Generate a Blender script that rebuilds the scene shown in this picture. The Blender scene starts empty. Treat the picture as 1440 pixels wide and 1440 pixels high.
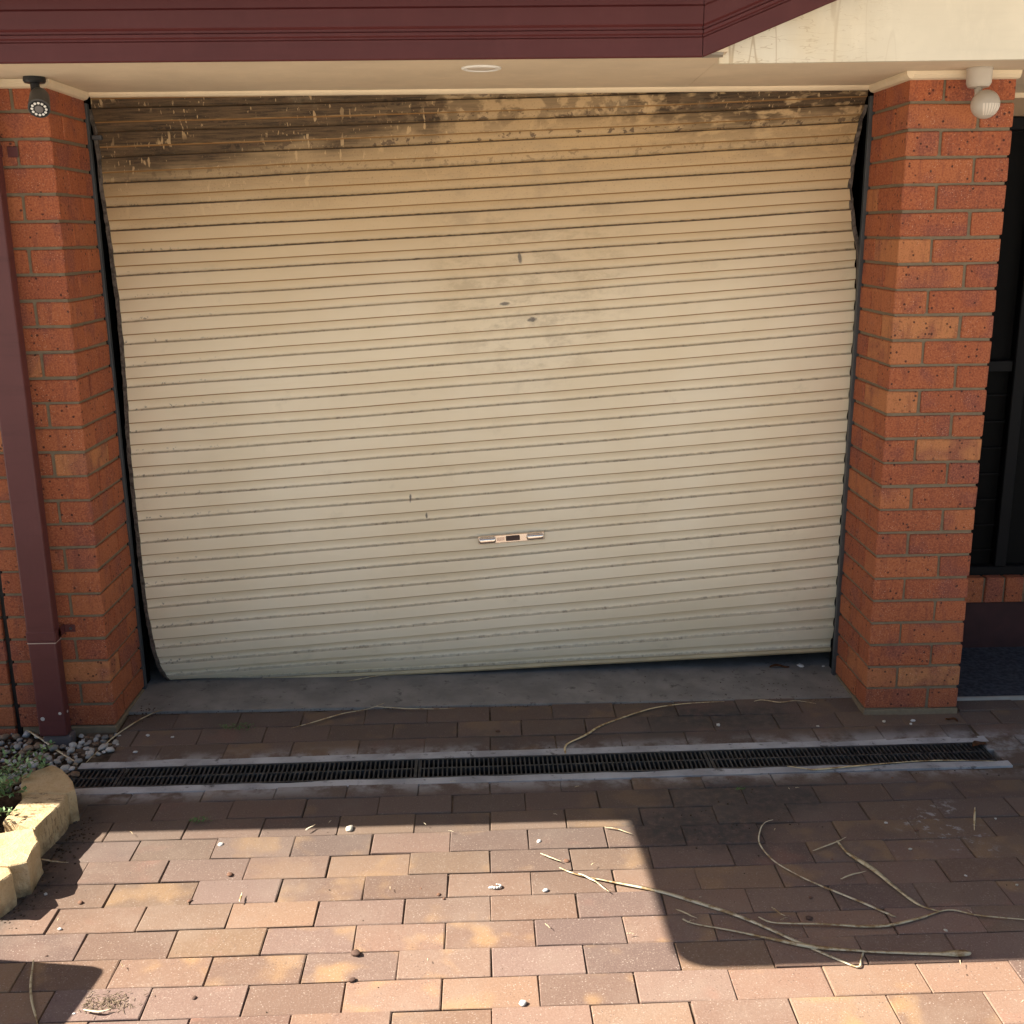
import bpy, bmesh, math, random
from mathutils import Vector, Matrix, noise

# ------------------------------------------------------------------ camera, sky, sun, exposure
scene = bpy.context.scene
col = scene.collection
R = math.radians
random.seed(7)

def cam_setup():
    yaw, pitch, roll = 0.020974, -0.251058, -0.012108
    f = Vector((math.sin(yaw)*math.cos(pitch), math.cos(yaw)*math.cos(pitch), math.sin(pitch)))
    r = Vector((math.cos(yaw), -math.sin(yaw), 0)); u = r.cross(f)
    r2 = math.cos(roll)*r + math.sin(roll)*u; u2 = -math.sin(roll)*r + math.cos(roll)*u
    cd = bpy.data.cameras.new('camera'); co = bpy.data.objects.new('camera', cd); col.objects.link(co)
    m = Matrix((r2, u2, -f)).transposed().to_4x4(); m.translation = (0.00227, -3.77985, 1.76096)
    co.matrix_world = m
    cd.sensor_width = 36; cd.lens = 1545.72/1440*36; cd.clip_start = .05; cd.clip_end = 2000
    scene.camera = co
cam_setup()

SUN = Vector((1.2, -0.056, -1.0)).normalized()          # direction the light travels
SUN_EL = math.asin(-SUN.z)
SUN_AZ = math.atan2(-SUN.x, -SUN.y)                      # clockwise from +Y
w = bpy.data.worlds.new('World'); scene.world = w; w.use_nodes = True
nt = w.node_tree; nt.nodes.clear()
sky = nt.nodes.new('ShaderNodeTexSky'); sky.sky_type = 'NISHITA'; sky.sun_disc = False
sky.sun_elevation = SUN_EL; sky.sun_rotation = SUN_AZ; sky.air_density = 1.0; sky.dust_density = 1.5; sky.ozone_density = 1.0
bg = nt.nodes.new('ShaderNodeBackground'); bg.inputs['Strength'].default_value = 0.05
wo = nt.nodes.new('ShaderNodeOutputWorld')
nt.links.new(sky.outputs[0], bg.inputs[0]); nt.links.new(bg.outputs[0], wo.inputs[0])
sd = bpy.data.lights.new('sun', 'SUN'); sd.energy = 5.0; sd.angle = R(0.3); sd.color = (1.0, 0.93, 0.82)
so = bpy.data.objects.new('sun', sd); col.objects.link(so)
so.rotation_euler = SUN.to_track_quat('-Z', 'Y').to_euler(); so.location = (-6, 0, 8)
scene.view_settings.view_transform = 'Standard'; scene.view_settings.look = 'None'
scene.view_settings.gamma = 1; scene.view_settings.use_curve_mapping = False
scene.view_settings.exposure = 1.72

# ------------------------------------------------------------------ helpers
def tag(o, label=None, cat=None, group=None, kind=None):
    if label: o['label'] = label
    if cat: o['category'] = cat
    if group: o['group'] = group
    if kind: o['kind'] = kind
    return o

def empty(name, loc=(0, 0, 0)):
    o = bpy.data.objects.new(name, None); o.location = loc; o.empty_display_size = .1
    col.objects.link(o); return o

def link(name, me, parent=None, loc=None):
    o = bpy.data.objects.new(name, me); col.objects.link(o)
    if parent:
        o.parent = parent
        o.matrix_parent_inverse = Matrix.Translation(-Vector(parent.location)) if parent.type == 'EMPTY' else Matrix.Identity(4)
    if loc: o.location = loc
    return o

def mesh(name, verts, faces, mat, smooth=False):
    me = bpy.data.meshes.new(name); me.from_pydata([tuple(v) for v in verts], [], faces)
    if mat: me.materials.append(mat)
    if smooth: me.polygons.foreach_set('use_smooth', [True]*len(me.polygons))
    me.update(); return me

def bm_mesh(name, bm, mat, smooth=False):
    me = bpy.data.meshes.new(name); bm.normal_update(); bm.to_mesh(me); bm.free()
    if mat: me.materials.append(mat)
    if smooth: me.polygons.foreach_set('use_smooth', [True]*len(me.polygons))
    return me

def bm_box(bm, x0, x1, y0, y1, z0, z1, bev=0.0, seg=1):
    vs = bmesh.ops.create_cube(bm, size=1)['verts']
    for v in vs:
        v.co = Vector(((x0+x1)/2+v.co.x*(x1-x0), (y0+y1)/2+v.co.y*(y1-y0), (z0+z1)/2+v.co.z*(z1-z0)))
    if bev:
        es = {e for v in vs for e in v.link_edges}
        bmesh.ops.bevel(bm, geom=list(es), offset=bev, segments=seg, affect='EDGES', profile=.5)

def box(name, x, y, z, mat, parent=None, bev=0.0, seg=1):
    bm = bmesh.new(); bm_box(bm, x[0], x[1], y[0], y[1], z[0], z[1], bev, seg)
    return link(name, bm_mesh(name, bm, mat), parent)

def bm_cyl(bm, p0, p1, r0, r1, n=20, caps=True):
    p0, p1 = Vector(p0), Vector(p1); d = (p1-p0).normalized()
    a = d.orthogonal().normalized(); b = d.cross(a)
    A = [bm.verts.new(p0+r0*(math.cos(t)*a+math.sin(t)*b)) for t in [2*math.pi*i/n for i in range(n)]]
    B = [bm.verts.new(p1+r1*(math.cos(t)*a+math.sin(t)*b)) for t in [2*math.pi*i/n for i in range(n)]]
    for i in range(n): bm.faces.new((A[i], A[(i+1) % n], B[(i+1) % n], B[i]))
    if caps: bm.faces.new(A[::-1]); bm.faces.new(B)

def bm_lathe(bm, p, axis, prof, n=28):
    """prof: list of (along, radius)"""
    p = Vector(p); d = Vector(axis).normalized(); a = d.orthogonal().normalized(); b = d.cross(a)
    rings = []
    for s, r in prof:
        rings.append([bm.verts.new(p+d*s+max(r, 1e-4)*(math.cos(t)*a+math.sin(t)*b)) for t in [2*math.pi*i/n for i in range(n)]])
    for q in range(len(rings)-1):
        for i in range(n):
            bm.faces.new((rings[q][i], rings[q][(i+1) % n], rings[q+1][(i+1) % n], rings[q+1][i]))
    bm.faces.new(rings[0][::-1]); bm.faces.new(rings[-1])

def prism_x(name, prof, x0, x1, mat, parent=None, smooth=False):
    """closed (y,z) profile extruded along X"""
    n = len(prof)
    vs = [(x0, y, z) for y, z in prof]+[(x1, y, z) for y, z in prof]
    fs = [(i, (i+1) % n, n+(i+1) % n, n+i) for i in range(n)]+[tuple(range(n))[::-1], tuple(range(n, 2*n))]
    bm = bmesh.new(); me = mesh(name, vs, fs, mat); bm.from_mesh(me)
    bmesh.ops.recalc_face_normals(bm, faces=bm.faces); bm.to_mesh(me); bm.free()
    return link(name, me, parent)

# ------------------------------------------------------------------ node helpers
class NT:
    def __init__(s, name, rough=.7, spec=.3):
        s.m = bpy.data.materials.new(name); s.m.use_nodes = True
        s.t = s.m.node_tree; s.b = s.t.nodes['Principled BSDF']
        s.b.inputs['Roughness'].default_value = rough; s.b.inputs['Specular IOR Level'].default_value = spec
    def n(s, typ, **kw):
        x = s.t.nodes.new('ShaderNode'+typ)
        for k, v in kw.items():
            if k in x.inputs: s.set(x.inputs[k], v)
            else: setattr(x, k, v)
        return x
    def set(s, sock, v):
        if isinstance(v, bpy.types.NodeSocket): s.t.links.new(v, sock)
        else:
            if isinstance(v, (tuple, list)) and len(v) == 3 and sock.type == 'RGBA': v = (*v, 1)
            sock.default_value = v
    def math(s, op, a, b=0.0, c=0.0, clamp=False):
        x = s.t.nodes.new('ShaderNodeMath'); x.operation = op; x.use_clamp = clamp
        s.set(x.inputs[0], a); s.set(x.inputs[1], b); s.set(x.inputs[2], c); return x.outputs[0]
    def vmath(s, op, a, b=(0, 0, 0)):
        x = s.t.nodes.new('ShaderNodeVectorMath'); x.operation = op
        s.set(x.inputs[0], a); s.set(x.inputs[1], b); return x.outputs[0]
    def mix(s, fac, a, b, mode='MIX'):
        x = s.t.nodes.new('ShaderNodeMix'); x.data_type = 'RGBA'; x.blend_type = mode; x.clamp_factor = True
        s.set(x.inputs[0], fac); s.set(x.inputs[6], a); s.set(x.inputs[7], b); return x.outputs[2]
    def ramp(s, fac, stops, interp='LINEAR'):
        x = s.t.nodes.new('ShaderNodeValToRGB'); x.color_ramp.interpolation = interp
        e = x.color_ramp.elements
        while len(e) < len(stops): e.new(.5)
        for i, (p, c) in enumerate(stops):
            e[i].position = p; e[i].color = (*c, 1) if isinstance(c, (tuple, list)) else (c, c, c, 1)
        s.set(x.inputs[0], fac); return x.outputs[0]
    def step(s, v, lo, hi):
        x = s.t.nodes.new('ShaderNodeMapRange'); x.interpolation_type = 'SMOOTHSTEP'
        s.set(x.inputs[0], v); x.inputs[1].default_value = lo; x.inputs[2].default_value = hi; return x.outputs[0]
    def noise(s, vec, scale, detail=3, rough=.55):
        x = s.t.nodes.new('ShaderNodeTexNoise'); s.set(x.inputs['Vector'], vec)
        x.inputs['Scale'].default_value = scale; x.inputs['Detail'].default_value = detail; x.inputs['Roughness'].default_value = rough
        return x.outputs[0]
    def voro(s, vec, scale, out=0):
        x = s.t.nodes.new('ShaderNodeTexVoronoi'); s.set(x.inputs['Vector'], vec); x.inputs['Scale'].default_value = scale
        return x.outputs[out]
    def obj(s): return s.t.nodes.new('ShaderNodeTexCoord').outputs['Object']
    def pos(s): return s.t.nodes.new('ShaderNodeNewGeometry').outputs['Position']
    def rnd(s):
        a = s.t.nodes.new('ShaderNodeObjectInfo').outputs['Random']; b = s.t.nodes.new('ShaderNodeNewGeometry').outputs['Random Per Island']
        return s.math('FRACT', s.math('ADD', a, b))
    def local(s):
        """object coordinates shifted by the object's own random number, so that alike pieces differ"""
        r = s.rnd(); c = s.n('CombineXYZ'); 
        s.set(c.inputs[0], s.math('MULTIPLY', r, 91.7)); s.set(c.inputs[1], s.math('MULTIPLY', r, 57.3)); s.set(c.inputs[2], s.math('MULTIPLY', r, 33.1))
        return s.vmath('ADD', s.obj(), c.outputs[0])
    def bump(s, h, strength=.3, dist=.002):
        x = s.t.nodes.new('ShaderNodeBump'); x.inputs['Strength'].default_value = strength; x.inputs['Distance'].default_value = dist
        s.set(x.inputs['Height'], h); s.t.links.new(x.outputs[0], s.b.inputs['Normal'])
    def color(s, c): s.set(s.b.inputs['Base Color'], c)
    def rough(s, r): s.set(s.b.inputs['Roughness'], r)
    def xyz(s, v):
        x = s.t.nodes.new('ShaderNodeSeparateXYZ'); s.set(x.inputs[0], v); return x.outputs
    def blob(s, px, py, rx, ry, warp=None):
        """soft elliptical stain on the ground at world (px,py)"""
        o = s.xyz(s.pos())
        a = s.math('POWER', s.math('DIVIDE', s.math('SUBTRACT', o[0], px), rx), 2)
        b = s.math('POWER', s.math('DIVIDE', s.math('SUBTRACT', o[1], py), ry), 2)
        d = s.math('ADD', a, b)
        if warp is not None: d = s.math('ADD', d, warp)
        return s.math('SUBTRACT', 1.0, s.step(d, .15, 1.1))

def plain(name, c, rough=.6, spec=.3, metal=0.0, var=.12, scale=9, bump=.08):
    m = NT(name, rough, spec); m.b.inputs['Metallic'].default_value = metal
    p = m.obj(); nz = m.noise(p, scale, 5)
    m.color(m.mix(m.step(nz, .3, .7), tuple(x*(1-var) for x in c), tuple(min(1, x*(1+var)) for x in c)))
    m.rough(m.math('ADD', rough-.08, m.math('MULTIPLY', nz, .16)))
    if bump: m.bump(m.noise(p, 260, 2), bump, .001)
    return m.m

def m_brick():
    m = NT('brick_clay', .82, .25); v = m.local(); r = m.rnd()
    base = m.ramp(r, [(0, (.32, .088, .039)), (.3, (.37, .112, .047)), (.52, (.275, .075, .038)), (.72, (.35, .100, .043)), (.93, (.39, .130, .054)), (1, (.47, .20, .08))])
    fl = m.step(m.noise(v, 7.5, 2), .50, .68)
    base = m.mix(m.math('MULTIPLY', fl, .62), base, (.19, .062, .055))
    gr = m.noise(v, 170, 3, .7)
    base = m.mix(m.math('MULTIPLY', m.step(gr, .42, .70), .55), base, (.49, .175, .080))
    base = m.mix(m.math('MULTIPLY', m.step(gr, .50, .30), .55), base, (.13, .040, .026))
    strk = m.noise(m.vmath('MULTIPLY', v, (5, 5, 1)), 9, 3)
    base = m.mix(m.math('MULTIPLY', m.step(strk, .52, .66), .35), base, (.17, .055, .040))
    spot = m.math('MULTIPLY', m.step(m.math('ADD', m.voro(v, 46), m.math('MULTIPLY', m.noise(v, 120, 2), .16)), .33, .22), m.step(m.noise(v, 20, 1), .47, .55))
    base = m.mix(m.math('MULTIPLY', spot, .9), base, (.055, .022, .018))
    chip = m.math('MULTIPLY', m.step(m.voro(v, 150), .18, .09), m.step(m.noise(v, 13, 1), .45, .60))
    base = m.mix(m.math('MULTIPLY', chip, .75), base, (.75, .52, .38))
    m.color(base); m.bump(m.math('ADD', gr, m.math('MULTIPLY', m.noise(v, 40, 3), .8)), .55, .003)
    return m.m

def m_mortar():
    m = NT('mortar', .95, .1); p = m.pos(); nz = m.noise(p, 60, 4)
    m.color(m.mix(nz, (.155, .118, .078), (.26, .205, .138))); m.bump(m.noise(p, 300, 3), .6, .002); return m.m

def m_paver():
    m = NT('paver_clay', .85, .2); v = m.local(); r = m.rnd(); p = m.pos()
    base = m.ramp(r, [(0, (.235, .142, .114)), (.16, (.265, .165, .125)), (.3, (.195, .130, .117)), (.45, (.270, .165, .118)), (.58, (.215, .144, .128)), (.72, (.285, .182, .120)), (.86, (.24, .143, .112)), (1, (.315, .198, .120))])
    r3 = m.math('FRACT', m.math('MULTIPLY', r, 91.3)); tone = m.math('ADD', .68, m.math('MULTIPLY', r3, .40))
    base = m.mix(1.0, base, m.n('CombineColor', Red=m.math('MULTIPLY', tone, 1.02), Green=tone, Blue=m.math('MULTIPLY', tone, .92)).outputs[0], 'MULTIPLY')
    r2 = m.math('FRACT', m.math('MULTIPLY', r, 37.7))
    flash = m.math('MULTIPLY', m.step(m.noise(v, 6.5, 2), .50, .66), m.step(r2, .50, .75))
    base = m.mix(m.math('MULTIPLY', flash, .62), base, (.42, .250, .112))
    red = m.math('MULTIPLY', m.step(m.noise(v, 5.1, 2), .58, .72), m.step(r2, .5, .3))
    base = m.mix(m.math('MULTIPLY', red, .6), base, (.34, .16, .11))
    gr = m.noise(v, 210, 3, .75)
    base = m.mix(m.math('MULTIPLY', m.step(gr, .52, .72), .5), base, (.42, .325, .262))
    base = m.mix(m.math('MULTIPLY', m.step(gr, .45, .28), .45), base, (.13, .075, .06))
    chip = m.math('MULTIPLY', m.step(m.voro(v, 118), .25, .13), m.step(m.noise(v, 25, 2), .42, .60))
    base = m.mix(m.math('MULTIPLY', chip, .6), base, (.52, .42, .34))
    pit = m.math('MULTIPLY', m.step(m.voro(m.vmath('ADD', v, (5, 3, 1)), 95), .22, .12), m.step(m.noise(v, 18, 2), .48, .60))
    base = m.mix(m.math('MULTIPLY', pit, .7), base, (.10, .06, .05))
    # walked-in dirt, soot and cement smears with shapes of their own
    o = m.xyz(p); wn = m.noise(p, 4.2, 5, .6)
    warp = m.math('MULTIPLY', m.math('SUBTRACT', wn, .5), 2.2)
    d1 = m.blob(.66, -.73, .30, .19, warp); d2 = m.blob(.78, -.58, .34, .16, warp); d3 = m.blob(.85, .0, .35, .12, warp); d4 = m.blob(-1.36, -.85, .16, .5, warp)
    dirt = m.math('MAXIMUM', m.math('MAXIMUM', d1, d2), m.math('MAXIMUM', d3, d4))
    dn = m.math('MULTIPLY', dirt, m.step(m.noise(p, 38, 4, .7), .22, .62))
    base = m.mix(m.math('MULTIPLY', dn, .95), base, (.045, .040, .036))
    base = m.mix(m.math('MULTIPLY', m.step(m.noise(p, 5.5, 6, .65), .45, .75), .35), base, (.31, .235, .180))
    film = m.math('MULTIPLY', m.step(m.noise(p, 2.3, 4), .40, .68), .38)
    back = m.step(o[1], -1.5, -.45)                      # grime towards drain and doorway, deepened to paint the shaded paving darker
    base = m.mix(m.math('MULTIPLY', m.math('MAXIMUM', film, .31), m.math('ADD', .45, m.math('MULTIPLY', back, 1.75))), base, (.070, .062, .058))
    ny = m.math('SUBTRACT', m.math('SUBTRACT', o[1], -.324), m.math('MULTIPLY', o[0], .018))
    cem = m.math('MULTIPLY', m.step(m.math('ABSOLUTE', ny), .20, .11), m.step(m.noise(p, 9, 6, .65), .40, .62))
    sm = m.math('MULTIPLY', m.blob(1.37, -.80, .15, .2, warp), m.step(m.noise(p, 26, 5, .7), .54, .64))
    base = m.mix(m.math('MULTIPLY', m.math('MAXIMUM', cem, sm), .7), base, (.36, .36, .36))
    m.color(base); m.bump(m.math('ADD', gr, m.math('MULTIPLY', m.noise(v, 30, 3), .7)), .5, .002)
    return m.m

def m_concrete(name, a, b, dark=(.09, .085, .08), amt=.5):
    m = NT(name, .9, .15); p = m.pos(); nz = m.noise(p, 6, 6, .6)
    c = m.mix(m.step(nz, .3, .7), a, b)
    c = m.mix(m.math('MULTIPLY', m.step(m.noise(p, 23, 6, .7), .56, .70), amt), c, dark)
    c = m.mix(m.math('MULTIPLY', m.step(m.voro(p, 120), .14, .07), .4), c, tuple(x*1.5 for x in b))
    m.color(c); m.bump(m.noise(p, 120, 4, .7), .5, .003); return m.m

def m_door():
    m = NT('door_paint', .42, .4); uv = m.t.nodes.new('ShaderNodeUVMap').outputs[0]
    o = m.xyz(uv); u, v = o[0], o[1]                     # u across in metres, v = slat number from the top
    c3 = m.n('CombineXYZ'); m.set(c3.inputs[0], u); m.set(c3.inputs[1], m.math('MULTIPLY', v, .085)); q = c3.outputs[0]
    st = m.vmath('MULTIPLY', q, (1.0, 2.6, 1))
    base = m.mix(m.step(m.noise(q, 2.2, 4), .3, .7), (.82, .700, .500), (.87, .765, .575))
    fv = m.math('FRACT', v)
    # brown weathering film towards the head of the door, wiped away in places
    low = m.math('ADD', v, m.math('MULTIPLY', m.math('SUBTRACT', m.noise(q, 1.6, 4), .5), 2.2))
    tan = m.math('ADD', m.math('MULTIPLY', m.step(low, 12.0, 2.5), .78), m.math('MULTIPLY', m.step(low, 22.0, 6.0), .22))
    base = m.mix(m.math('MULTIPLY', tan, .82), base, (.43, .255, .09))
    ue = m.math('ADD', u, m.math('MULTIPLY', m.math('SUBTRACT', m.noise(q, 24, 3), .5), .10))
    side = m.math('MAXIMUM', m.math('ADD', m.math('MULTIPLY', m.step(ue, 1.26, 1.19), .55), m.math('MULTIPLY', m.step(u, 1.9, .5), .45)), m.math('MULTIPLY', m.step(u, 1.75, 2.2), m.step(m.noise(m.vmath('MULTIPLY', q, (1, 2.2, 1)), 11, 3), .36, .52)))
    lowd = m.math('ADD', m.math('ADD', v, m.math('MULTIPLY', m.math('SUBTRACT', m.noise(m.vmath('MULTIPLY', q, (1, 3, 1)), 3.2, 4), .5), 2.6)), m.math('MULTIPLY', m.step(u, 0.15, 1.3), 1.15))
    soot = m.math('MULTIPLY', m.math('ADD', m.math('MULTIPLY', m.step(lowd, 3.3, 1.8), .62), m.math('MULTIPLY', m.step(lowd, 5.6, 2.2), .42)), m.math('ADD', m.math('ADD', .10, m.math('MULTIPLY', m.step(v, 1.9, .8), m.math('MULTIPLY', m.step(m.noise(q, 14, 4), .44, .54), .45))), m.math('MULTIPLY', side, .90), clamp=True))
    sv = m.vmath('MULTIPLY', q, (2.4, .75, 1))
    wipe = m.math('MULTIPLY', m.step(m.noise(sv, 17, 2, .45), .635, .665), m.step(m.noise(q, 4.5, 1), .46, .54))
    spots = m.step(m.noise(sv, 46, 2), .64, .67)
    line = m.math('MULTIPLY', m.step(m.math('ABSOLUTE', m.math('SUBTRACT', fv, .535)), .022, .008), m.step(m.noise(q, 6, 3), .42, .55))
    hole = m.math('MULTIPLY', m.math('MAXIMUM', m.math('MAXIMUM', wipe, line), m.math('MULTIPLY', spots, m.step(m.noise(q, 5, 1), .42, .55))), .75)
    soot = m.math('MULTIPLY', soot, m.math('SUBTRACT', 1, hole))
    base = m.mix(m.math('MULTIPLY', soot, 1.0), base, m.mix(m.step(m.noise(m.vmath('MULTIPLY', q, (.35, 5, 1)), 20, 6, .7), .3, .72), (.030, .019, .011), (.15, .092, .046)))
    # blotches in the cleaner middle part of the top slats
    bl = m.math('MULTIPLY', m.math('MULTIPLY', m.step(v, 3.6, 1.8), m.step(m.noise(q, 30, 3, .65), .555, .605)), m.step(fv, .35, .7))
    base = m.mix(m.math('MULTIPLY', bl, .85), base, (.10, .058, .03))
    fin = m.math('MULTIPLY', m.step(v, 6.5, 2.5), m.step(m.noise(q, 130, 3, .7), .58, .66))
    base = m.mix(m.math('MULTIPLY', fin, .45), base, (.16, .095, .045))
    # dust lying on the ledges
    led = m.math('MAXIMUM', m.step(m.math('ADD', fv, m.math('MULTIPLY', m.math('SUBTRACT', m.noise(q, 45, 3), .5), .10)), .925, .985), m.step(fv, .03, .008))
    base = m.mix(m.math('MULTIPLY', led, m.math('ADD', m.math('MULTIPLY', m.step(v, 9.0, 4.0), .95), m.math('ADD', .42, m.math('MULTIPLY', m.step(m.noise(q, 30, 4, .7), .52, .68), .30)))), base, (.095, .066, .042))
    cre = m.step(m.math('ABSOLUTE', m.math('SUBTRACT', fv, .556)), .034, .014)  # brown line in each rib crease: dirt, with crease shade painted in
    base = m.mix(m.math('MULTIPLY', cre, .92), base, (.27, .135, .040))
    edge = m.math('MULTIPLY', m.step(m.noise(q, 55, 3), .60, .66), m.step(u, .55, .0))
    edge = m.math('MULTIPLY', edge, m.step(m.math('ABSOLUTE', m.math('SUBTRACT', fv, .92)), .16, .03))
    base = m.mix(m.math('MULTIPLY', edge, .7), base, (.08, .07, .06))
    # hand-dirt smears in the middle
    a = m.math('POWER', m.math('DIVIDE', m.math('SUBTRACT', u, 1.54), .42), 2); b = m.math('POWER', m.math('DIVIDE', m.math('SUBTRACT', v, 7.0), 6.5), 2)
    sm = m.math('MULTIPLY', m.step(m.math('ADD', a, b), 1.3, .3), m.step(m.noise(m.vmath('MULTIPLY', q, (1, 1.6, 1)), 9, 8, .72), .42, .66))
    base = m.mix(m.math('MULTIPLY', m.math('MULTIPLY', sm, m.math('ADD', .45, m.math('MULTIPLY', m.step(fv, .62, .54), .55))), .40), base, (.30, .215, .12))
    sm2 = m.step(m.noise(m.vmath('ADD', q, (3, 7, 0)), 5.5, 6, .7), .58, .74)
    base = m.mix(m.math('MULTIPLY', sm2, .20), base, (.36, .30, .20))
    for (uu, vv, su, sv) in ((1.500, 7.22, .008, .30), (1.430, 9.35, .022, .10), (1.530, 10.2, .020, .12), (1.06, 17.9, .005, .2), (1.12, 18.8, .005, .16)):
        a = m.math('POWER', m.math('DIVIDE', m.math('SUBTRACT', u, uu), su), 2); b = m.math('POWER', m.math('DIVIDE', m.math('SUBTRACT', v, vv), sv), 2)
        k = m.step(m.math('ADD', m.math('ADD', a, b), m.math('MULTIPLY', m.noise(q, 90, 2), 1.4)), 1.9, .8)
        base = m.mix(m.math('MULTIPLY', k, .8), base, (.07, .06, .06))
    m.color(base); m.rough(m.math('ADD', .40, m.math('MULTIPLY', soot, .4)))
    m.bump(m.noise(st, 6, 3), .12, .01)
    return m.m

def m_painted(name, c, rough=.6, streak=.25, crack=0.0):
    m = NT(name, rough, .35); p = m.obj(); s = m.vmath('MULTIPLY', p, (1, 1, .25))
    b = m.mix(m.step(m.noise(p, 3, 4), .3, .7), tuple(x*.93 for x in c), tuple(min(1, x*1.05) for x in c))
    b = m.mix(m.math('MULTIPLY', m.step(m.noise(m.vmath('MULTIPLY', p, (.6, 1, 7)), 5, 5, .65), .5, .72), streak), b, tuple(x*.62 for x in c))
    b = m.mix(m.math('MULTIPLY', m.step(m.noise(m.vmath('MULTIPLY', p, (1, 1, .4)), 14, 7, .72), .46, .74), .22), b, tuple(min(1, x*1.3+.012) for x in c))
    if crack:
        x = m.xyz(p)[0]
        mask = m.step(x, 1.35, .72)
        v1 = m.step(m.math('ABSOLUTE', m.math('SUBTRACT', m.noise(m.vmath('MULTIPLY', p, (1, 1, .12)), 12, 2), .5)), .016, .004)
        v2 = m.step(m.math('ABSOLUTE', m.math('SUBTRACT', m.noise(m.vmath('MULTIPLY', p, (.4, 1, 2.2)), 24, 2), .5)), .012, .003)
        b = m.mix(m.math('MULTIPLY', m.math('MULTIPLY', m.math('MAXIMUM', v1, v2), mask), crack), b, (.32, .20, .09))
        b = m.mix(m.math('MULTIPLY', m.math('MULTIPLY', mask, m.step(m.noise(p, 5, 4), .35, .7)), .35), b, (.62, .44, .20))
    m.color(b); m.bump(m.noise(p, 45, 4), .15, .002); return m.m

def m_sandstone():
    m = NT('sandstone_block', .9, .15); p = m.pos(); n1 = m.noise(p, 14, 5, .65); n2 = m.noise(p, 130, 4, .7)
    b = m.mix(m.step(n1, .3, .7), (.50, .36, .19), (.60, .46, .27))
    b = m.mix(m.math('MULTIPLY', m.step(n2, .52, .72), .4), b, (.36, .20, .07))
    b = m.mix(m.math('MULTIPLY', m.step(m.voro(p, 70), .14, .08), .5), b, (.2, .11, .05))
    sc = m.math('MULTIPLY', m.blob(-1.40, -.73, .10, .14), m.step(m.noise(m.vmath('MULTIPLY', p, (1, 3.2, 1)), 34, 4, .7), .55, .60))
    b = m.mix(m.math('MULTIPLY', sc, .8), b, (.12, .075, .04))
    z_ = m.xyz(p)[2]; soil = m.math('MULTIPLY', m.step(z_, .02, -.03), m.step(m.noise(p, 30, 4), .35, .6))
    b = m.mix(m.math('MULTIPLY', soil, .7), b, (.16, .10, .055))
    m.color(b); m.bump(m.math('ADD', n2, n1), .9, .005); return m.m

def m_pebble(name, stops):
    m = NT(name, .7, .35); v = m.local(); r = m.rnd()
    b = m.ramp(r, stops)
    b = m.mix(m.step(m.noise(v, 60, 4), .35, .7), m.mix(.55, b, (.10, .08, .06)), b)
    m.color(b); m.bump(m.noise(v, 150, 3), .3, .001); return m.m

def m_soil():
    m = NT('garden_soil', .95, .1); p = m.pos(); n1 = m.noise(p, 30, 6, .7)
    m.color(m.mix(m.step(n1, .3, .7), (.035, .025, .018), (.11, .08, .055))); m.bump(n1, 1, .02); return m.m

def m_straw():
    m = NT('dry_straw', .65, .3); v = m.local(); r = m.rnd()
    b = m.ramp(r, [(0, (.66, .54, .32)), (.5, (.58, .50, .33)), (1, (.72, .64, .46))])
    b = m.mix(m.step(m.noise(v, 24, 5, .7), .45, .62), b, (.30, .19, .085)); m.color(b); return m.m

def m_leaf(name, a, b):
    m = NT(name, .55, .3); r = m.t.nodes.new('ShaderNodeNewGeometry').outputs['Random Per Island']
    m.color(m.mix(r, a, b)); return m.m

def m_metal(name, c, rough=.3):
    m = NT(name, rough, .5); m.b.inputs['Metallic'].default_value = 1.0
    m.color(m.mix(m.noise(m.obj(), 60, 4), tuple(x*.8 for x in c), c)); return m.m

def m_ground():
    """unseen ground beyond the pavers, made pale concrete to bounce sunlight onto the door"""
    m = NT('pale_bounce_concrete', .9, .2); p = m.pos()
    c = m.mix(m.noise(p, 3, 6), (.50, .46, .40), (.62, .58, .51))
    c = m.mix(m.math('MULTIPLY', m.step(m.noise(p, .7, 5), .5, .7), .25), c, (.36, .33, .29)); m.color(c); m.bump(m.noise(p, 90, 3), .4, .003); return m.m

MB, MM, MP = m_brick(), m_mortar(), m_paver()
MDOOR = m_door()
MSLAB = m_concrete('slab_concrete', (.185, .178, .168), (.27, .258, .240), amt=.8)
MHAUNCH = m_concrete('drain_cement', (.27, .275, .285), (.44, .45, .465), dark=(.07, .065, .06), amt=.85)
MGROUND, MSOIL, MSAND = m_ground(), m_soil(), plain('sand_joint', (.10, .076, .056), .95, .1, var=.65, scale=14)
MCREAM = m_painted('cream_soffit', (.70, .57, .41), .7, .16)
MTRIM = m_painted('cream_trim', (.76, .62, .43), .55, .2)
MGABLE = m_painted('cream_gable_paint', (.73, .66, .53), .6, .10, crack=.5)
MMAROON = m_painted('maroon_colour_steel', (.080, .0165, .0165), .42, .22)
MPIPE = m_painted('maroon_pipe_paint', (.108, .032, .031), .5, .35)
MBLACK = plain('black_plastic', (.012, .012, .013), .45, .4)
MGRATE = plain('dusty_black_grate', (.040, .040, .040), .6, .3, var=.5, scale=40)
MSTEEL = plain('dark_grey_track', (.085, .09, .095), .5, .4, metal=.4)
MEDGE = plain('frayed_edge_strip', (.12, .10, .085), .8, .2, var=.5, scale=60)
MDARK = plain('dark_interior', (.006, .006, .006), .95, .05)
MCAM = plain('camera_housing', (.055, .055, .055), .45, .4)
MWHITE = plain('white_plastic', (.80, .78, .73), .4, .4, var=.03)
MLENS = plain('grey_lens', (.16, .15, .15), .25, .5)
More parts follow.
